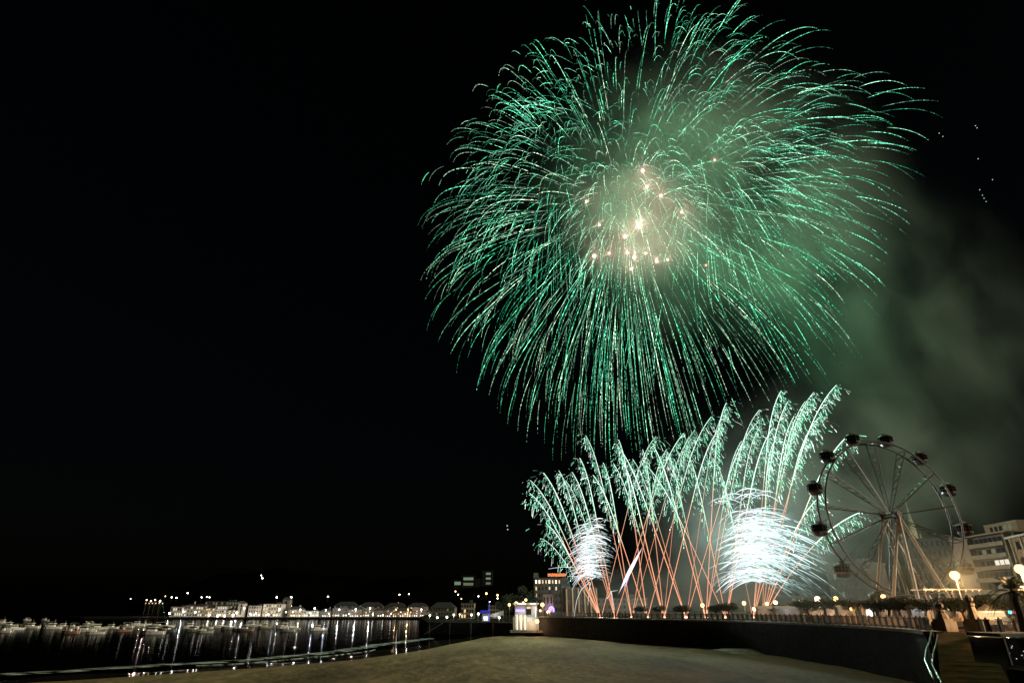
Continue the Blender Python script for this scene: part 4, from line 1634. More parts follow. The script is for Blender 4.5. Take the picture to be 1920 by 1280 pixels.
# ticket canopy lit from below
Yt = 98
ca = thing("ticket_canopy", "long thin ticket canopy with small lamps under its edge before the wheel", "canopy", (x_at(1790, Yt), Yt, PROM_Z))
zc = at_y(1790, 1105, Yt).z - PROM_Z
wl = x_at(1843, Yt) - x_at(1733, Yt)
MB().box((0, 0, zc), (wl, 3.2, 0.18)).build("roof", white_paint, ca)
for k in range(5):
    MB().tube([(-wl / 2 + 0.3 + k * (wl - 0.6) / 4, -1.3, 0), (-wl / 2 + 0.3 + k * (wl - 0.6) / 4, -1.3, zc)], 0.07, 6).build("post", iron, ca)
for k in range(9):
    MB().ball((-wl / 2 + 0.4 + k * (wl - 0.8) / 8, -1.5, zc - 0.14), 0.07, 6, 4).build("bulb", emit("bulb", (1.0, 0.75, 0.45), 5.0), ca)
MB().box((0, 1.2, 1.2), (wl * 0.6, 1.5, 2.4)).build("booth", ochre, ca)

cloth = mat("stall canvas", (0.7, 0.62, 0.55), rough=0.9, vary=0.1, scale=1.5)
ST_ = [(1490, 116, 5.0, "long pale stall wall behind the railing in the smoke"), (1545, 111, 5.5, "white stall with open counter under the wide tamarisk"), (1580, 106, 3.2, "narrow white stall beside the pink panelled one"), (1600, 102, 2.6, "small stall with a pinkish front panel"), (1655, 96, 2.8, "stall with striped posts left of the wheel entrance"), (1690, 94, 4.0, "wide pink lit stall under the wheel"), (1722, 90, 3.4, "cream lit stall with a dark doorway"), (1740, 86, 1.6, "small stall with a white lit board beside the pylon"), (1800, 80, 2.4, "warm lit stall between the pylons"), (1447, 121, 3.4, "low white stall by the pair of lamps")]
for n, (px, Y, w_, lb) in enumerate(ST_):
    o = thing("market_stall", lb, "stall", (x_at(px, Y), Y + 1.5, PROM_Z), 0, "stalls behind the promenade railing")
    m_ = MB()
    m_.box((0, 1.0, 1.1), (w_, 0.08, 2.2))
    m_.box((-w_ / 2, 0.5, 1.1), (0.08, 1.0, 2.2))
    m_.box((w_ / 2, 0.5, 1.1), (0.08, 1.0, 2.2))
    m_.build("back_panel", cloth, o)
    m_ = MB()
    n0 = len(m_.v)
    m_.v += [(-w_ / 2 - .2, -0.5, 2.15), (w_ / 2 + .2, -0.5, 2.15), (w_ / 2 + .2, 1.2, 2.15), (-w_ / 2 - .2, 1.2, 2.15), (-w_ / 2 - .2, 0.4, 2.6), (w_ / 2 + .2, 0.4, 2.6)]
    m_.f += [[0, 1, 5, 4], [2, 3, 4, 5], [1, 2, 5], [3, 0, 4]]
    m_.mi += [0] * 4
    m_.build("awning", cloth, o)
    MB().box((0, -0.2, 0.5), (w_ * 0.9, 0.5, 1.0)).build("counter", ochre, o)
    lamp(o, (0, -0.3, 1.9), 22 + 9 * (n % 3), (1.0, 0.72, 0.5) if n not in (7, 0) else (0.9, 0.95, 1.0), 0.1)

vx = x_at(1872, 74)
vn = thing("parked_van", "pale van with warm lit windows parked beyond the terrace railing", "van", (vx, 75, PROM_Z), 0.1)
van_w = mat("van paint", (0.6, 0.55, 0.45), rough=0.3, vary=0.05)
m_ = MB()
m_.box((0, 0, 0.75), (4.4, 1.8, 0.7))
m_.box((-0.3, 0, 1.45), (3.6, 1.7, 0.75), 0, 0.9)
m_.build("body", van_w, vn)
MB().box((-0.3, -0.02, 1.42), (3.3, 1.74, 0.42), 0, 0.96).build("window_band", lit_warm, vn)
for sx in (-1.4, 1.4):
    for sy in (-0.8, 0.8):
        wv = MB().tube([(sx, sy - 0.1, 0.34), (sx, sy + 0.1, 0.34)], 0.34, 14).build("wheel", iron, vn)
lamp(vn, (0, -1.6, 1.9), 60, (1, 0.75, 0.4), 0.1)

tl_p = at_y(1894, 1147, 72)
tl = thing("traffic_light", "traffic light showing cyan green beside red under the palm", "traffic light", (tl_p.x, tl_p.y, PROM_Z))
hz_ = tl_p.z - PROM_Z
MB().tube([(0, 0, 0), (0, 0, hz_ + 0.4)], 0.07, 6).build("pole", iron, tl)
MB().box((0, -0.1, hz_), (0.9, 0.25, 0.45)).build("housing", iron, tl)
MB().ball((-0.22, -0.26, hz_), 0.17, 8, 5).build("green_lens", emit("green lens", (0.1, 0.9, 0.9), 6.0), tl)
MB().ball((0.24, -0.26, hz_), 0.13, 8, 5).build("red_lens", emit("red lens", (1.0, 0.1, 0.12), 2.5), tl)

tp = at_y(1856, 1149, 76)
te = thing("white_tent", "small bluish white tent between the right pylon and the van", "tent", (tp.x, tp.y, PROM_Z))
m_ = MB()
n0 = 0
m_.v += [(-1.3, -1, 1.7), (1.3, -1, 1.7), (1.3, 1, 1.7), (-1.3, 1, 1.7), (0, 0, 2.7)]
m_.f += [[0, 1, 4], [1, 2, 4], [2, 3, 4], [3, 0, 4]]
m_.mi += [0] * 4
m_.box((0, 1, 0.9), (2.6, 0.06, 1.7))
m_.build("canopy", whitew, te)
for sx in (-1.25, 1.25):
    for sy in (-0.95, 0.95):
        MB().tube([(sx, sy, 0), (sx, sy, 1.7)], 0.04, 5).build("pole", steel, te)
lamp(te, (0, -1.7, 1.6), 45, (0.75, 0.85, 1.0), 0.1)

# dark glossy cabin at the frame edge
gx = at_y(1876, 1190, 25)
gw = 1.9
zb = PROM_Z + 0.02
zt = at_y(1890, 1190, 25).z
gk = thing("glossy_cabinet", "dark glossy cabinet with a pale top edge and tiny painted lamp glints beside the ramp", "cabinet", (gx.x + gw / 2, 25, zb))
hg = zt - zb
car_p = mat("glossy dark panel", (0.012, 0.012, 0.014), rough=0.08, vary=0.1, spec=0.8)
MB().box((0, 0.9, hg / 2 - 0.05), (gw, 1.8, hg - 0.1)).build("body", car_p, gk)
MB().box((0, 0.88, hg), (gw + 0.08, 1.86, 0.12)).build("roof_edge", stone_l, gk)
for k in range(3):
    MB().box((-gw / 2 + 0.05 + k * (gw - 0.1) / 2, -0.03, hg / 2 - 0.05), (0.06, 0.08, hg - 0.12)).build("mullion", iron, gk)
rr = random.Random(21)
for k in range(9):  # glowing dots stand in for lamp reflections on the glossy panel
    MB().ball((-gw / 2 + 0.1 + rr.random() * 0.9, -0.03, rr.uniform(0.2, hg - 0.25)), 0.016, 6, 4).build("painted_glint", emit("panel_glint", (0.9, 0.95, 1.0), 1.0), gk)

# ================================================================== FIREWORKS
def trails_mesh(name, trails):
    """trails: list of (points Nx3, radius N, colour Nx3, on N-1 bool) -> thin three-sided spark tubes"""
    V, F, C = [], [], []
    base = 0
    for P, rad, colr, on in trails:
        P = np.asarray(P, float)
        N = len(P)
        T = np.gradient(P, axis=0)
        T /= np.linalg.norm(T, axis=1)[:, None] + 1e-9
        ref = np.array([0.36, 0.8, 0.48])
        U = np.cross(T, ref)
        U /= np.linalg.norm(U, axis=1)[:, None] + 1e-9
        W = np.cross(T, U)
        ring = []
        for k in range(3):
            an = 2 * math.pi * k / 3
            ring.append(P + (U * math.cos(an) + W * math.sin(an)) * np.asarray(rad)[:, None])
        V.append(np.stack(ring, 1).reshape(-1, 3))
        C.append(np.repeat(np.asarray(colr, float), 3, axis=0))
        idx = np.nonzero(np.asarray(on))[0]
        if len(idx):
            a = base + idx * 3
            for k in range(3):
                k2 = (k + 1) % 3
                F.append(np.stack([a + k, a + k2, a + 3 + k2, a + 3 + k], 1))
        base += N * 3
    V = np.concatenate(V)
    F = np.concatenate(F).astype(np.int32)
    C = np.concatenate(C)
    me = bpy.data.meshes.new(name)
    me.vertices.add(len(V))
    me.vertices.foreach_set("co", V.astype(np.float32).ravel())
    me.loops.add(F.size)
    me.loops.foreach_set("vertex_index", F.ravel())
    me.polygons.add(len(F))
    me.polygons.foreach_set("loop_start", np.arange(0, F.size, 4, dtype=np.int32))
    me.update(calc_edges=True)
    at = me.color_attributes.new("spark", 'FLOAT_COLOR', 'POINT')
    at.data.foreach_set("color", np.concatenate([C, np.ones((len(C), 1))], 1).astype(np.float32).ravel())
    me.materials.append(SPARK)
    return me


def split_parts(root, trails, part, most=100):
    """the largest trails as parts of their own, the rest as one mass"""
    size = [float(np.linalg.norm(np.diff(np.asarray(tr[0]), axis=0), axis=1).sum()) for tr in trails]
    order = sorted(range(len(trails)), key=lambda i: -size[i])
    for i in order[:most]:
        P_, r_, c_, on_ = trails[i]
        c_ = np.array(c_)
        off_ = ~np.asarray(on_, bool)
        c_[:-1][off_] *= 0.08
        link(part, trails_mesh(part, [(P_, r_, c_, np.ones(len(P_) - 1, bool))]), root)
    rest = [trails[i] for i in order[most:]]
    if rest:
        o = link(part, trails_mesh(part, rest), root)
        o["kind"] = "stuff"


def burst(root_loc, n, reach, g, k, T, rng, tint, hot, rad, start=(0.12, 0.6), spread=0.25, dirf=None, bright=1.0):
    out = []
    C0 = np.array([0.0, 0.0, 0.0])
    i = 0
    while i < n:
        d = rng.normal(size=3)
        d /= np.linalg.norm(d)
        if dirf is not None and not dirf(d, rng):
            continue
        i += 1
        v = reach * k * (1 + float(np.clip(rng.normal(), -1.6, 1.1)) * spread * 0.5)
        Te = T * rng.uniform(0.72, 1.0)
        t0 = Te * rng.uniform(*start)
        N = int(rng.integers(60, 90))
        t = np.linspace(t0, Te, N)
        e = (1 - np.exp(-k * t)) / k
        P = C0 + d[None] * (v * e)[:, None]
        P[:, 2] -= g / k * (t - e)
        P[:, 0] += 0.7 * t * t * 0.2
        f = np.linspace(0, 1, N)
        env = np.clip(f / 0.12, 0.15, 1) * (1 - 0.45 * f ** 2)
        fl = rng.uniform(0.15, 1.0, N) + 1.6 * (rng.random(N) > 0.86)
        b = bright * env * fl * (0.35 + 1.5 * rng.random() ** 1.8)
        rr_ = np.linalg.norm(P * np.array([1, 1, 1.0]), axis=1) / reach
        whit = np.clip(1.0 - rr_ / 0.68, 0, 1)[:, None] ** 0.8
        pale = rng.random() ** 2 * 1.1
        colr = np.array(tint)[None] * (1 - whit * 0.8 - pale * 0.5 * (1 - whit)) + np.array(hot)[None] * (whit * 0.8 + pale * 0.5 * (1 - whit))
        colr = colr * b[:, None]
        on = np.ones(N - 1, bool)
        tail = rng.uniform(0.55, 0.85)
        ph = f[:-1]
        on &= ~((ph > tail) & (rng.random(N - 1) < 0.42 + 0.3 * (ph > 0.93)))
        on &= rng.random(N - 1) > 0.10 + 0.24 * ph
        r_ = rad * (0.6 + 0.25 * rng.random() + 0.6 * rng.random() ** 5) * np.clip(1.15 - 0.4 * f, 0.5, 1.2)
        out.append((P, r_, colr, on))
    return out


GREEN = (0.07, 0.66, 0.34)
MINT = (0.55, 1.0, 0.72)
PEACH = (1.0, 0.86, 0.70)
GF = "green shells of the great burst"
YB = 232.0
SHELLS = [  # px, py, n, reach, gravity, drag, life, seed, tint, hot, radius, start, direction filter, brightness, label
    (1174, 405, 1120, 95, 10.6, 1.15, 3.7, 1, GREEN, PEACH, 0.072, (0.14, 0.72), (lambda d, r: d[0] < 0.35 or r.random() < 0.45), 1.0, "dense green firework burst trailing long drooping willow tails"),
    (1290, 378, 210, 86, 9.5, 0.95, 3.3, 2, GREEN, MINT, 0.095, (0.35, 0.72), (lambda d, r: (d[0] > 0.1 and d[2] > -0.55) or r.random() < 0.12), 1.0, "wide green firework burst throwing long arcs far over the smoke"),
    (1235, 300, 210, 88, 12.0, 1.0, 3.3, 3, GREEN, MINT, 0.085, (0.3, 0.7), (lambda d, r: d[2] > 0.0), 1.0, "tall green firework burst whose arcs reach the top of the picture"),
    (1385, 310, 40, 84, 9.0, 0.85, 3.5, 7, GREEN, MINT, 0.085, (0.42, 0.6), (lambda d, r: d[0] > 0.62 and d[2] > -0.25), 1.1, "sparse green firework burst of lone long arcs reaching farthest over the smoke"),
    (1235, 250, 60, 92, 10.0, 1.0, 3.4, 8, GREEN, MINT, 0.08, (0.45, 0.75), (lambda d, r: d[2] > 0.55), 1.0, "sparse green firework burst shooting thin arcs beyond the top edge"),
    (1050, 330, 150, 52, 12.0, 1.1, 3.2, 4, GREEN, MINT, 0.08, (0.25, 0.6), None, 0.85, "small green firework burst of tight hooks on the dark side"),
    (1190, 375, 190, 40, 12.0, 1.2, 3.0, 5, (0.45, 0.95, 0.6), PEACH, 0.075, (0.25, 0.6), None, 0.9, "small pale green firework burst of umbrella hooks round the pink stars"),
    (1335, 345, 190, 44, 12.0, 1.1, 3.0, 6, (0.3, 0.95, 0.55), MINT, 0.075, (0.25, 0.6), None, 0.9, "small bright green firework burst beside the lone orange star"),
]
for px, py, n, reach, g, k, T, sd, tint, hot, rad, st, df, br, lb in SHELLS:
    c = at_y(px, py, YB + (sd % 3) * 6)
    o = thing("firework_burst", lb, "firework", c, 0, GF)
    tr = burst(c, n, reach, g, k, T, np.random.default_rng(sd), tint, hot, rad, st, 0.22, df, 2.6 * br)
    split_parts(o, tr, "spark_thread")
    if sd <= 3:
        lamp(o, ((-8, 70, 10), (58, 80, -35), (10, 70, 30))[sd - 1], (120000, 260000, 110000)[sd - 1], (0.30, 1.0, 0.50), 6.0, "burst_light")

# pinkish stars glowing at the heart of the burst
STARS = [(1205, 320, 1.5), (1213, 351, 1.0), (1239, 367, 1.3), (1099, 378, .7), (1278, 398, .9), (1340, 300, .8), (1124, 422, .7), (1199, 425, 1.5), (1172, 444, 1.2), (1114, 480, 1.4), (1142, 475, .8), (1176, 474, .9), (1189, 483, 1.3), (1211, 475, .8), (1231, 490, 1.1), (1252, 487, .9), (1184, 504, 1.0), (1324, 497, .5)]
star_m = emit("pink star", (1.0, 0.66, 0.54), 9.0)
star_o = emit("orange star", (1.0, 0.50, 0.25), 6.0)
SO = sorted(range(len(STARS)), key=lambda i: STARS[i][0])
for n, i in enumerate(SO):
    px, py, s = STARS[i]
    p = at_y(px, py, YB - 8)
    orange = px in (1340, 1324)
    o = thing("firework_star", f"{'orange' if orange else ('large pinkish white' if s > 1.2 else 'small pinkish')} star burning in the green burst, {ORD[n]} from the left", "firework star", p, 0, "stars burning in the heart of the burst")
    MB().ball((0, 0, 0), 0.46 * s, 10, 7).build("core", star_o if orange else star_m, o, smooth=True)
    rng = np.random.default_rng(900 + i)
    tr = []
    for q in range(36):
        d = rng.normal(size=3)
        d /= np.linalg.norm(d)
        f = np.linspace(0.5, rng.uniform(1.2, 4.6), 5)[:, None] * s
        tr.append((d[None] * f, np.full(5, 0.05), np.array([[1.0, .66, .5]]) * np.linspace(1.0, 0.1, 5)[:, None], np.ones(4, bool)))
    link("halo_glitter", trails_mesh("halo_glitter", tr), o)["kind"] = "stuff"  # spark strands also drawn as the star's halo of glow
    if not orange:
        lamp(o, (0, -1.6 * s, 0), 6000 * s * s, (1.0, 0.56, 0.46), 0.5, "star_light")

# comets fanning from the promenade
YC = 172.0
FANS = [  # base px, label, comet tips
    (1127, "leftmost fan of orange comets with mint tips, at the town hall", [(993, 924), (994, 900), (1019, 886), (1048, 882), (1024, 981), (1018, 1010), (1230, 818)]),
    (1154, "second fan of orange comets, leaning two ways beside the town hall", [(1073, 885), (1087, 858), (1060, 900), (1282, 812)]),
    (1185, "third fan of orange comets, crossing in front of the arcade block", [(1098, 816), (1131, 867), (1303, 806), (1250, 842)]),
    (1214, "fourth fan of orange comets, thin trio crossing their neighbours", [(1160, 824), (1112, 890), (1334, 781)]),
    (1245, "fifth fan of orange comets, widest middle sheaf", [(1150, 868), (1164, 857), (1205, 842), (1292, 818), (1352, 800)]),
    (1287, "sixth fan of orange comets, narrow cross below the dark smoke", [(1160, 838), (1186, 860), (1360, 768), (1421, 791)]),
    (1324, "seventh fan of orange comets beside the lone warm lamp", [(1225, 835), (1250, 846), (1362, 755), (1391, 826), (1424, 768)]),
    (1362, "eighth fan of orange comets, twin crossing pair", [(1212, 872), (1290, 850), (1449, 803), (1425, 800)]),
    (1412, "ninth fan of orange comets, tall sheaf sweeping up toward the wheel", [(1345, 870), (1465, 732), (1478, 752), (1526, 735), (1510, 752), (1568, 722)]),
    (1430, "last fan of orange comets, with long mint plumes arching over the wheel", [(1489, 780), (1536, 782), (1592, 815), (1538, 930), (1618, 958), (1450, 830)]),
]
GFAN = "fans of comets rising from the promenade"
for bi, (bx_, lb, tips) in enumerate(FANS):
    rng = np.random.default_rng(400 + bi)
    b0 = at_y(bx_, 1160, YC)
    o = thing("firework_fan", lb, "firework", b0, 0, GFAN)
    B0 = np.array(b0)
    for (tx, ty) in tips:
        tip = np.array(at_y(tx, ty, YC + rng.uniform(-8, 8)))
        N = 60
        f = np.linspace(0, 1, N)
        # ballistic bend: straight near the muzzle, curling over at the tip
        D = tip - B0
        hor = np.array([D[0], D[1], 0])
        L = np.linalg.norm(D)
        sgn = 1 if D[0] > 0 else -1
        low = ty > 920 and tx > 1500
        bend = (0.30 if low else 0.085) + 0.03 * rng.random()
        Dh = D + np.array([0, 0, bend * L])
        P = Dh[None] * f[:, None]
        P[:, 2] -= bend * L * (f ** 2.0 if low else np.clip((f - 0.45) / 0.55, 0, 1) ** 2.6)
        P[:, 0] += sgn * 0.02 * L * (np.clip((f - 0.6) / 0.4, 0, 1) ** 3 - f)
        base_c = np.array([1.0, 0.42, 0.24])
        mint = np.array([0.55, 1.0, 0.74])
        hotm = np.array([0.85, 1.0, 0.88])
        w_ = np.clip((f - 0.42) / 0.22, 0, 1)[:, None]
        w2 = np.clip((f - 0.55) / 0.2, 0, 1)[:, None] * np.clip((1.0 - f) / 0.25, 0.2, 1)[:, None]
        colr = base_c * (1 - w_) * 1.15 + (mint * (1 - w2) + hotm * w2) * w_ * 1.7
        plume = 1.5 if bx_ > 1400 else 1.0
        colr = colr * rng.uniform(0.75, 1.15) * (1 + (plume - 1) * w_)
        rad = rng.uniform(0.65, 1.4) * (0.105 + 0.02 * np.clip((f - 0.5) / 0.2, 0, 1)) * (1 - 0.45 * f ** 2) * rng.uniform(0.8, 1.25)
        # muzzle blend
        colr[:6] *= np.linspace(1.6, 1.0, 6)[:, None]
        stem = [(P, rad, colr, np.ones(N - 1, bool))]
        com = link("comet_trail", trails_mesh("comet_trail", stem), o)
        brush = []
        nb_ = int(225 * min(1.3, L / 55))
        for q in range(nb_):
            u = 0.48 + 0.52 * rng.beta(1.6, 1.1)
            ii = min(int(u * (N - 1)), N - 2)
            p0 = P[ii] + (P[ii + 1] - P[ii]) * rng.random()
            dr = P[ii + 1] - P[ii]
            dr /= np.linalg.norm(dr)
            side = rng.normal(size=3) * np.array([0.33, 0.35, 0.2])
            side[0] += sgn * 0.42
            sp = (0.3 + min(rng.exponential(0.75), 2.0)) * (0.35 + u * 0.8)
            t_0 = rng.uniform(0.0, 1.0)
            tt = np.linspace(t_0, t_0 + rng.uniform(0.05, 0.36), 6)[:, None]
            S = p0 + (dr * 0.55 + side * 0.9) * sp * 1.7 * tt
            S[:, 2] -= (3.0 * tt[:, 0] ** 2) * rng.uniform(0.6, 1.2)
            bb_ = (0.35 + 2.6 * rng.random() ** 2) * plume
            cc_ = (mint * np.array([0.6, 1.0, 0.85]) if rng.random() < 0.65 else hotm) * bb_
            on = rng.random(5) > 0.15
            brush.append((S, np.full(6, 0.032 + 0.03 * rng.random() + 0.03 * rng.random() ** 4), np.repeat(cc_[None], 6, 0) * np.linspace(0.6, 1.1, 6)[:, None], on))
        sb = link("spark_fringe", trails_mesh("spark_fringe", brush), com)
        sb["kind"] = "stuff"
    MB().ball((0, 0, 0.3), 0.42, 8, 6, (1.2, 1, 0.9)).build("muzzle_flash", emit("muzzle flash", (1.0, 0.52, 0.34), 6.0), o)
    lamp(o, (0, 1.5, 2.5), 2200, (1.0, 0.5, 0.28), 0.5, "muzzle_light")


# white waterfalls of sparks
def fountain(name, label, defs, power, lpos, cols, n, seed, Yf, spec):
    rng = np.random.default_rng(seed)
    root_p = at_y(lpos[0], 1160, Yf)
    o = thing(name, label, "firework", root_p, 0, "white spark fountains")
    out = []
    for q in range(n):
        xa, ya, wl_, wr_, c = spec(rng)
        Yd = Yf + rng.normal() * 5
        N = 18
        xx = np.linspace(xa - wl_, xa + wr_, N)
        yy = ya + c * (xx - xa) ** 2 * np.where(xx < xa, 2.0, 1.0) + rng.normal() * 0.11 * (xx - xa)
        P = np.array([at_y(x, y, Yd) for x, y in zip(xx, yy)]) - np.array(root_p)
        f = np.linspace(0, 1, N)
        env = np.sin(np.clip(f * 0.94 + 0.04, 0, 1) * math.pi) ** 1.1
        b = rng.uniform(0.5, 1.5)
        cc_ = np.array(cols[0]) * (1 - f)[:, None] * 0.5 + np.array(cols[0]) * 0.5 + (np.array(cols[1]) - np.array(cols[0])) * f[:, None] * 0.4
        on = rng.random(N - 1) > 0.08
        on &= ~((f[:-1] > 0.7) & (rng.random(N - 1) < 0.35))
        out.append((P, np.full(N, 0.045 + 0.10 * rng.random() ** 2) * (0.45 + 0.75 * env), cc_ * ((0.25 + env) * b * 1.5)[:, None], on))
    split_parts(o, out, "spark_thread", 60)
    for (lx, ly, pw) in power:
        lamp(o, at_y(lx, ly, Yf) - root_p, pw, (0.80, 1.0, 0.93), 3.0, "fountain_light")
    return o


def spec_r(rng):
    u = rng.random()
    ya = 945 + 145 * rng.beta(1.6, 1.2)
    xa = 1412 + rng.normal() * 14 - (ya - 1015) * 0.10
    if u < 0.62:
        return xa, ya, rng.uniform(15, 56), rng.uniform(25, 90), rng.uniform(0.0035, 0.0075)
    if u < 0.86:
        return xa, ya, rng.uniform(5, 40), rng.uniform(85, 130), rng.uniform(0.0022, 0.004)
    if u < 0.94:
        return xa + 10, 985 + 70 * rng.random(), -20, rng.uniform(95, 165), rng.uniform(0.0016, 0.0036)
    return 1395 + rng.normal() * 30, rng.uniform(915, 960), rng.uniform(15, 45), rng.uniform(15, 60), rng.uniform(0.006, 0.014)


def spec_l(rng):
    u = rng.random()
    ya = 980 + 102 * rng.beta(1.5, 1.3)
    xa = 1108 + rng.normal() * 8 + (1030 - ya) * 0.04
    if u < 0.86:
        return xa, ya, rng.uniform(12, 36), rng.uniform(14, 36), rng.uniform(0.006, 0.016)
    if u < 0.93:
        return xa, ya, rng.uniform(20, 34), rng.uniform(0, 14), rng.uniform(0.008, 0.02)
    return xa + 8, rng.uniform(968, 990), rng.uniform(10, 26), rng.uniform(10, 24), rng.uniform(0.01, 0.03)


fountain("spark_fountain", "large dazzling white spark fountain of stacked arcs below the wheel side plumes", None, [(1415, 1030, 150000), (1400, 985, 60000)], (1412, 1030), ((0.88, 0.96, 1.0), (0.50, 1.0, 0.92)), 340, 71, 168.0, spec_r)
fo = fountain("spark_fountain", "smaller white spark fountain of crackling hooks above the town hall", None, [(1108, 1030, 40000)], (1108, 1030), ((0.9, 0.96, 1.0), (0.72, 1.0, 0.95)), 190, 72, 174.0, spec_l)
# a few long drooping strands from the small fountain
rootp = fo.location
for pts in ([(1128, 1076), (1105, 1066), (1060, 1062), (1040, 1064), (1028, 1066)], [(1112, 1085), (1092, 1079), (1075, 1080), (1064, 1080)], [(1106, 1090), (1090, 1104), (1082, 1122), (1078, 1143), (1077, 1155)], [(1107, 1092), (1104, 1110), (1103, 1124), (1102, 1134)], [(1138, 1122), (1146, 1108), (1158, 1106)], [(1146, 1108), (1150, 1130), (1153, 1143)]):
    pp = np.array([np.array(at_y(x, y, 173)) - np.array(rootp) for x, y in pts])
    tt = np.linspace(0, len(pts) - 1, 20)
    P = np.stack([np.interp(tt, range(len(pts)), pp[:, k]) for k in range(3)], 1)
    link("spark_strand", trails_mesh("spark_strand", [(P, np.linspace(0.10, 0.06, 20), np.repeat(np.array([[0.85, 0.98, 1.0]]), 20, 0) * np.linspace(1.3, 0.6, 20)[:, None], np.ones(19, bool))]), fo)

# lilac flare
fl = at_y(1160, 1112, 170)
o = thing("lilac_flare", "slanting lilac white flare streak rising between the comet fans", "firework", fl)
P = np.array([np.array(at_y(1160 + 45 * f, 1112 - 87 * f, 170)) - np.array(fl) for f in np.linspace(0, 1, 24)])
f = np.linspace(0, 1, 24)
link("streak", trails_mesh("streak", [(P, 0.05 + 0.5 * np.sin(f * math.pi) ** 1.3, np.repeat(np.array([[1.0, 0.80, 0.95]]), 24, 0) * (0.5 + 1.6 * np.sin(f * math.pi))[:, None], np.ones(23, bool))]), o)
P2 = np.array([np.array(at_y(1170 + 11 * q, 1104 - 27 * q, 170)) - np.array(fl) for q in f])
link("streak", trails_mesh("streak", [(P2, 0.04 + 0.14 * np.sin(f * math.pi), np.repeat(np.array([[0.75, 0.65, 1.0]]), 24, 0) * (0.3 + 0.9 * np.sin(f * math.pi))[:, None], np.ones(23, bool))]), o)
lamp(o, P[12] + np.array([2, -2.5, 0]), 1500, (0.85, 0.72, 1.0), 0.5, "flare_light")

# stray embers drifting over the smoke
emb = [(1829, 236), (1832, 240), (1834, 298), (1861, 337), (1837, 356), (1842, 366), (1845, 372), (1849, 378), (1761, 250), (1768, 256), (951, 985), (952, 992)]
for n, (px, py) in enumerate(emb):
    p = at_y(px, py, 225)
    e_ = MB().ball((0, 0, 0), 0.22, 6, 4).build("ember", emit("ember", (0.6, 1.0, 0.8), 0.9), None, p)
    tag(e_, "tiny pale ember drifting down alone through the dark sky", "ember", "stray embers falling outside the burst")

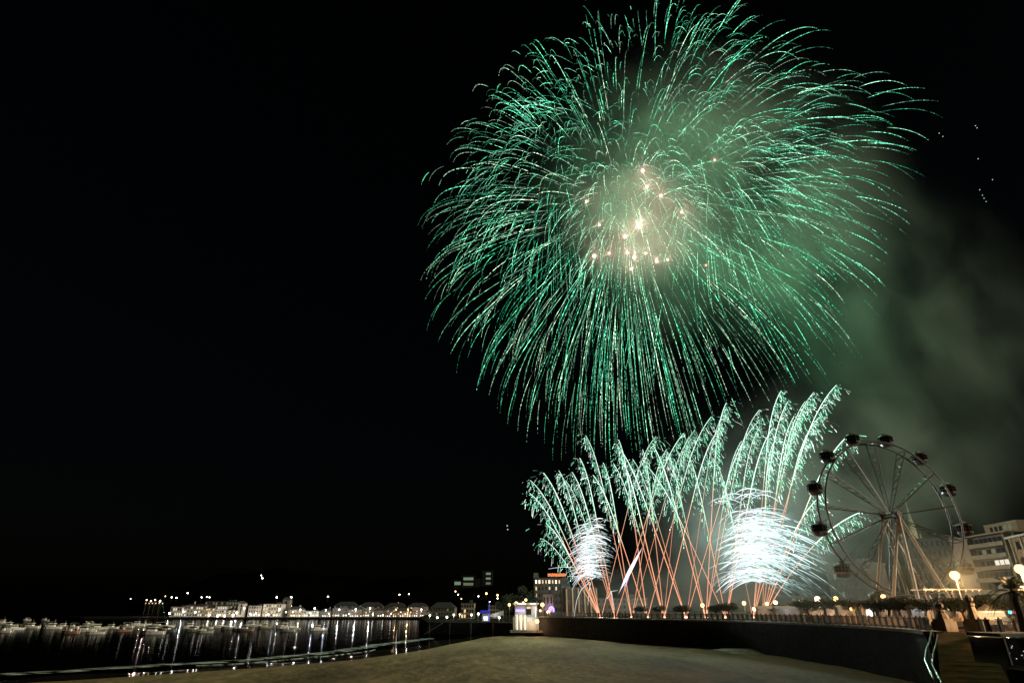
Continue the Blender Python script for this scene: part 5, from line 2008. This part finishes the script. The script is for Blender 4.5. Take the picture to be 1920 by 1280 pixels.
# ================================================================== SMOKE
def smoke_mat(name, dens, scale, lo, hi, col, seed, edge=0.25, aniso=0.0):
    m = bpy.data.materials.new(name)
    m.use_nodes = True
    t = m.node_tree
    t.nodes.clear()
    out = t.nodes.new("ShaderNodeOutputMaterial")
    v = t.nodes.new("ShaderNodeVolumePrincipled")
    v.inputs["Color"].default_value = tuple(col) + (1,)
    v.inputs["Anisotropy"].default_value = aniso
    tc = t.nodes.new("ShaderNodeTexCoord")
    ln = t.nodes.new("ShaderNodeVectorMath")
    ln.operation = 'LENGTH'
    t.links.new(tc.outputs["Object"], ln.inputs[0])
    fall = t.nodes.new("ShaderNodeMapRange")
    fall.interpolation_type = 'SMOOTHERSTEP'
    fall.inputs["From Min"].default_value = 1.0
    fall.inputs["From Max"].default_value = edge
    fall.inputs["To Min"].default_value = 0.0
    fall.inputs["To Max"].default_value = 1.0
    t.links.new(ln.outputs["Value"], fall.inputs["Value"])
    ad = t.nodes.new("ShaderNodeVectorMath")
    ad.operation = 'ADD'
    ad.inputs[1].default_value = (seed * 3.1, seed * 1.7, seed * 2.3)
    t.links.new(tc.outputs["Object"], ad.inputs[0])
    nz = t.nodes.new("ShaderNodeTexNoise")
    nz.inputs["Scale"].default_value = scale
    nz.inputs["Detail"].default_value = 4.5
    nz.inputs["Distortion"].default_value = 0.6
    t.links.new(ad.outputs[0], nz.inputs["Vector"])
    mr = t.nodes.new("ShaderNodeMapRange")
    mr.inputs["From Min"].default_value = lo
    mr.inputs["From Max"].default_value = hi
    t.links.new(nz.outputs["Fac"], mr.inputs["Value"])
    mu = t.nodes.new("ShaderNodeMath")
    mu.operation = 'MULTIPLY'
    t.links.new(fall.outputs[0], mu.inputs[0])
    t.links.new(mr.outputs[0], mu.inputs[1])
    mu2 = t.nodes.new("ShaderNodeMath")
    mu2.operation = 'MULTIPLY'
    mu2.inputs[1].default_value = dens
    t.links.new(mu.outputs[0], mu2.inputs[0])
    t.links.new(mu2.outputs[0], v.inputs["Density"])
    t.links.new(v.outputs[0], out.inputs["Volume"])
    return m


SMOKE = [  # centre px, py, Y, radii, density, noise scale, lo, hi, forward scatter, label
    (1340, 345, 245, (116, 50, 110), 0.0130, 2.4, 0.42, 0.68, 0.35, "green lit smoke cloud hanging inside the great burst"),
    (1192, 425, 232, (40, 30, 36), 0.010, 1.5, 0.30, 0.66, 0.0, "peach coloured smoke knot round the pink stars"),
    (1715, 640, 262, (80, 50, 120), 0.0048, 2.6, 0.41, 0.66, 0.3, "grey smoke bank tinted with green light drifting above the wheel"),
    (1440, 985, 176, (46, 30, 42), 0.0046, 2.4, 0.36, 0.66, 0.0, "smoke tinted with teal firework light billowing round the white fountain and comets"),
    (1600, 915, 200, (58, 26, 50), 0.016, 2.5, 0.40, 0.66, 0.0, "grey smoke layer behind the ferris wheel"),
    (1690, 1105, 95, (48, 16, 9), 0.0045, 1.6, 0.30, 0.70, 0.0, "thin added smoke veil for the glow round the promenade lamps"),  # added volume, gives the promenade lamps their glow halos
    (1270, 1110, 190, (44, 16, 12), 0.006, 1.8, 0.32, 0.66, 0.0, "low brownish smoke lying behind the comet muzzles"),
]
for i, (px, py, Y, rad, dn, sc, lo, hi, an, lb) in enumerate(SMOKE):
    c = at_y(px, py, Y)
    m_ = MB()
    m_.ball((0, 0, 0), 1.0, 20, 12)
    o = m_.build("smoke", smoke_mat(f"smoke volume {i}", dn, sc, lo, hi, (0.72, 0.86, 0.77), i + 1, edge=0.62 if i == 1 else 0.25, aniso=an), None, c)  # volume colour tinted green for the firework light on the smoke
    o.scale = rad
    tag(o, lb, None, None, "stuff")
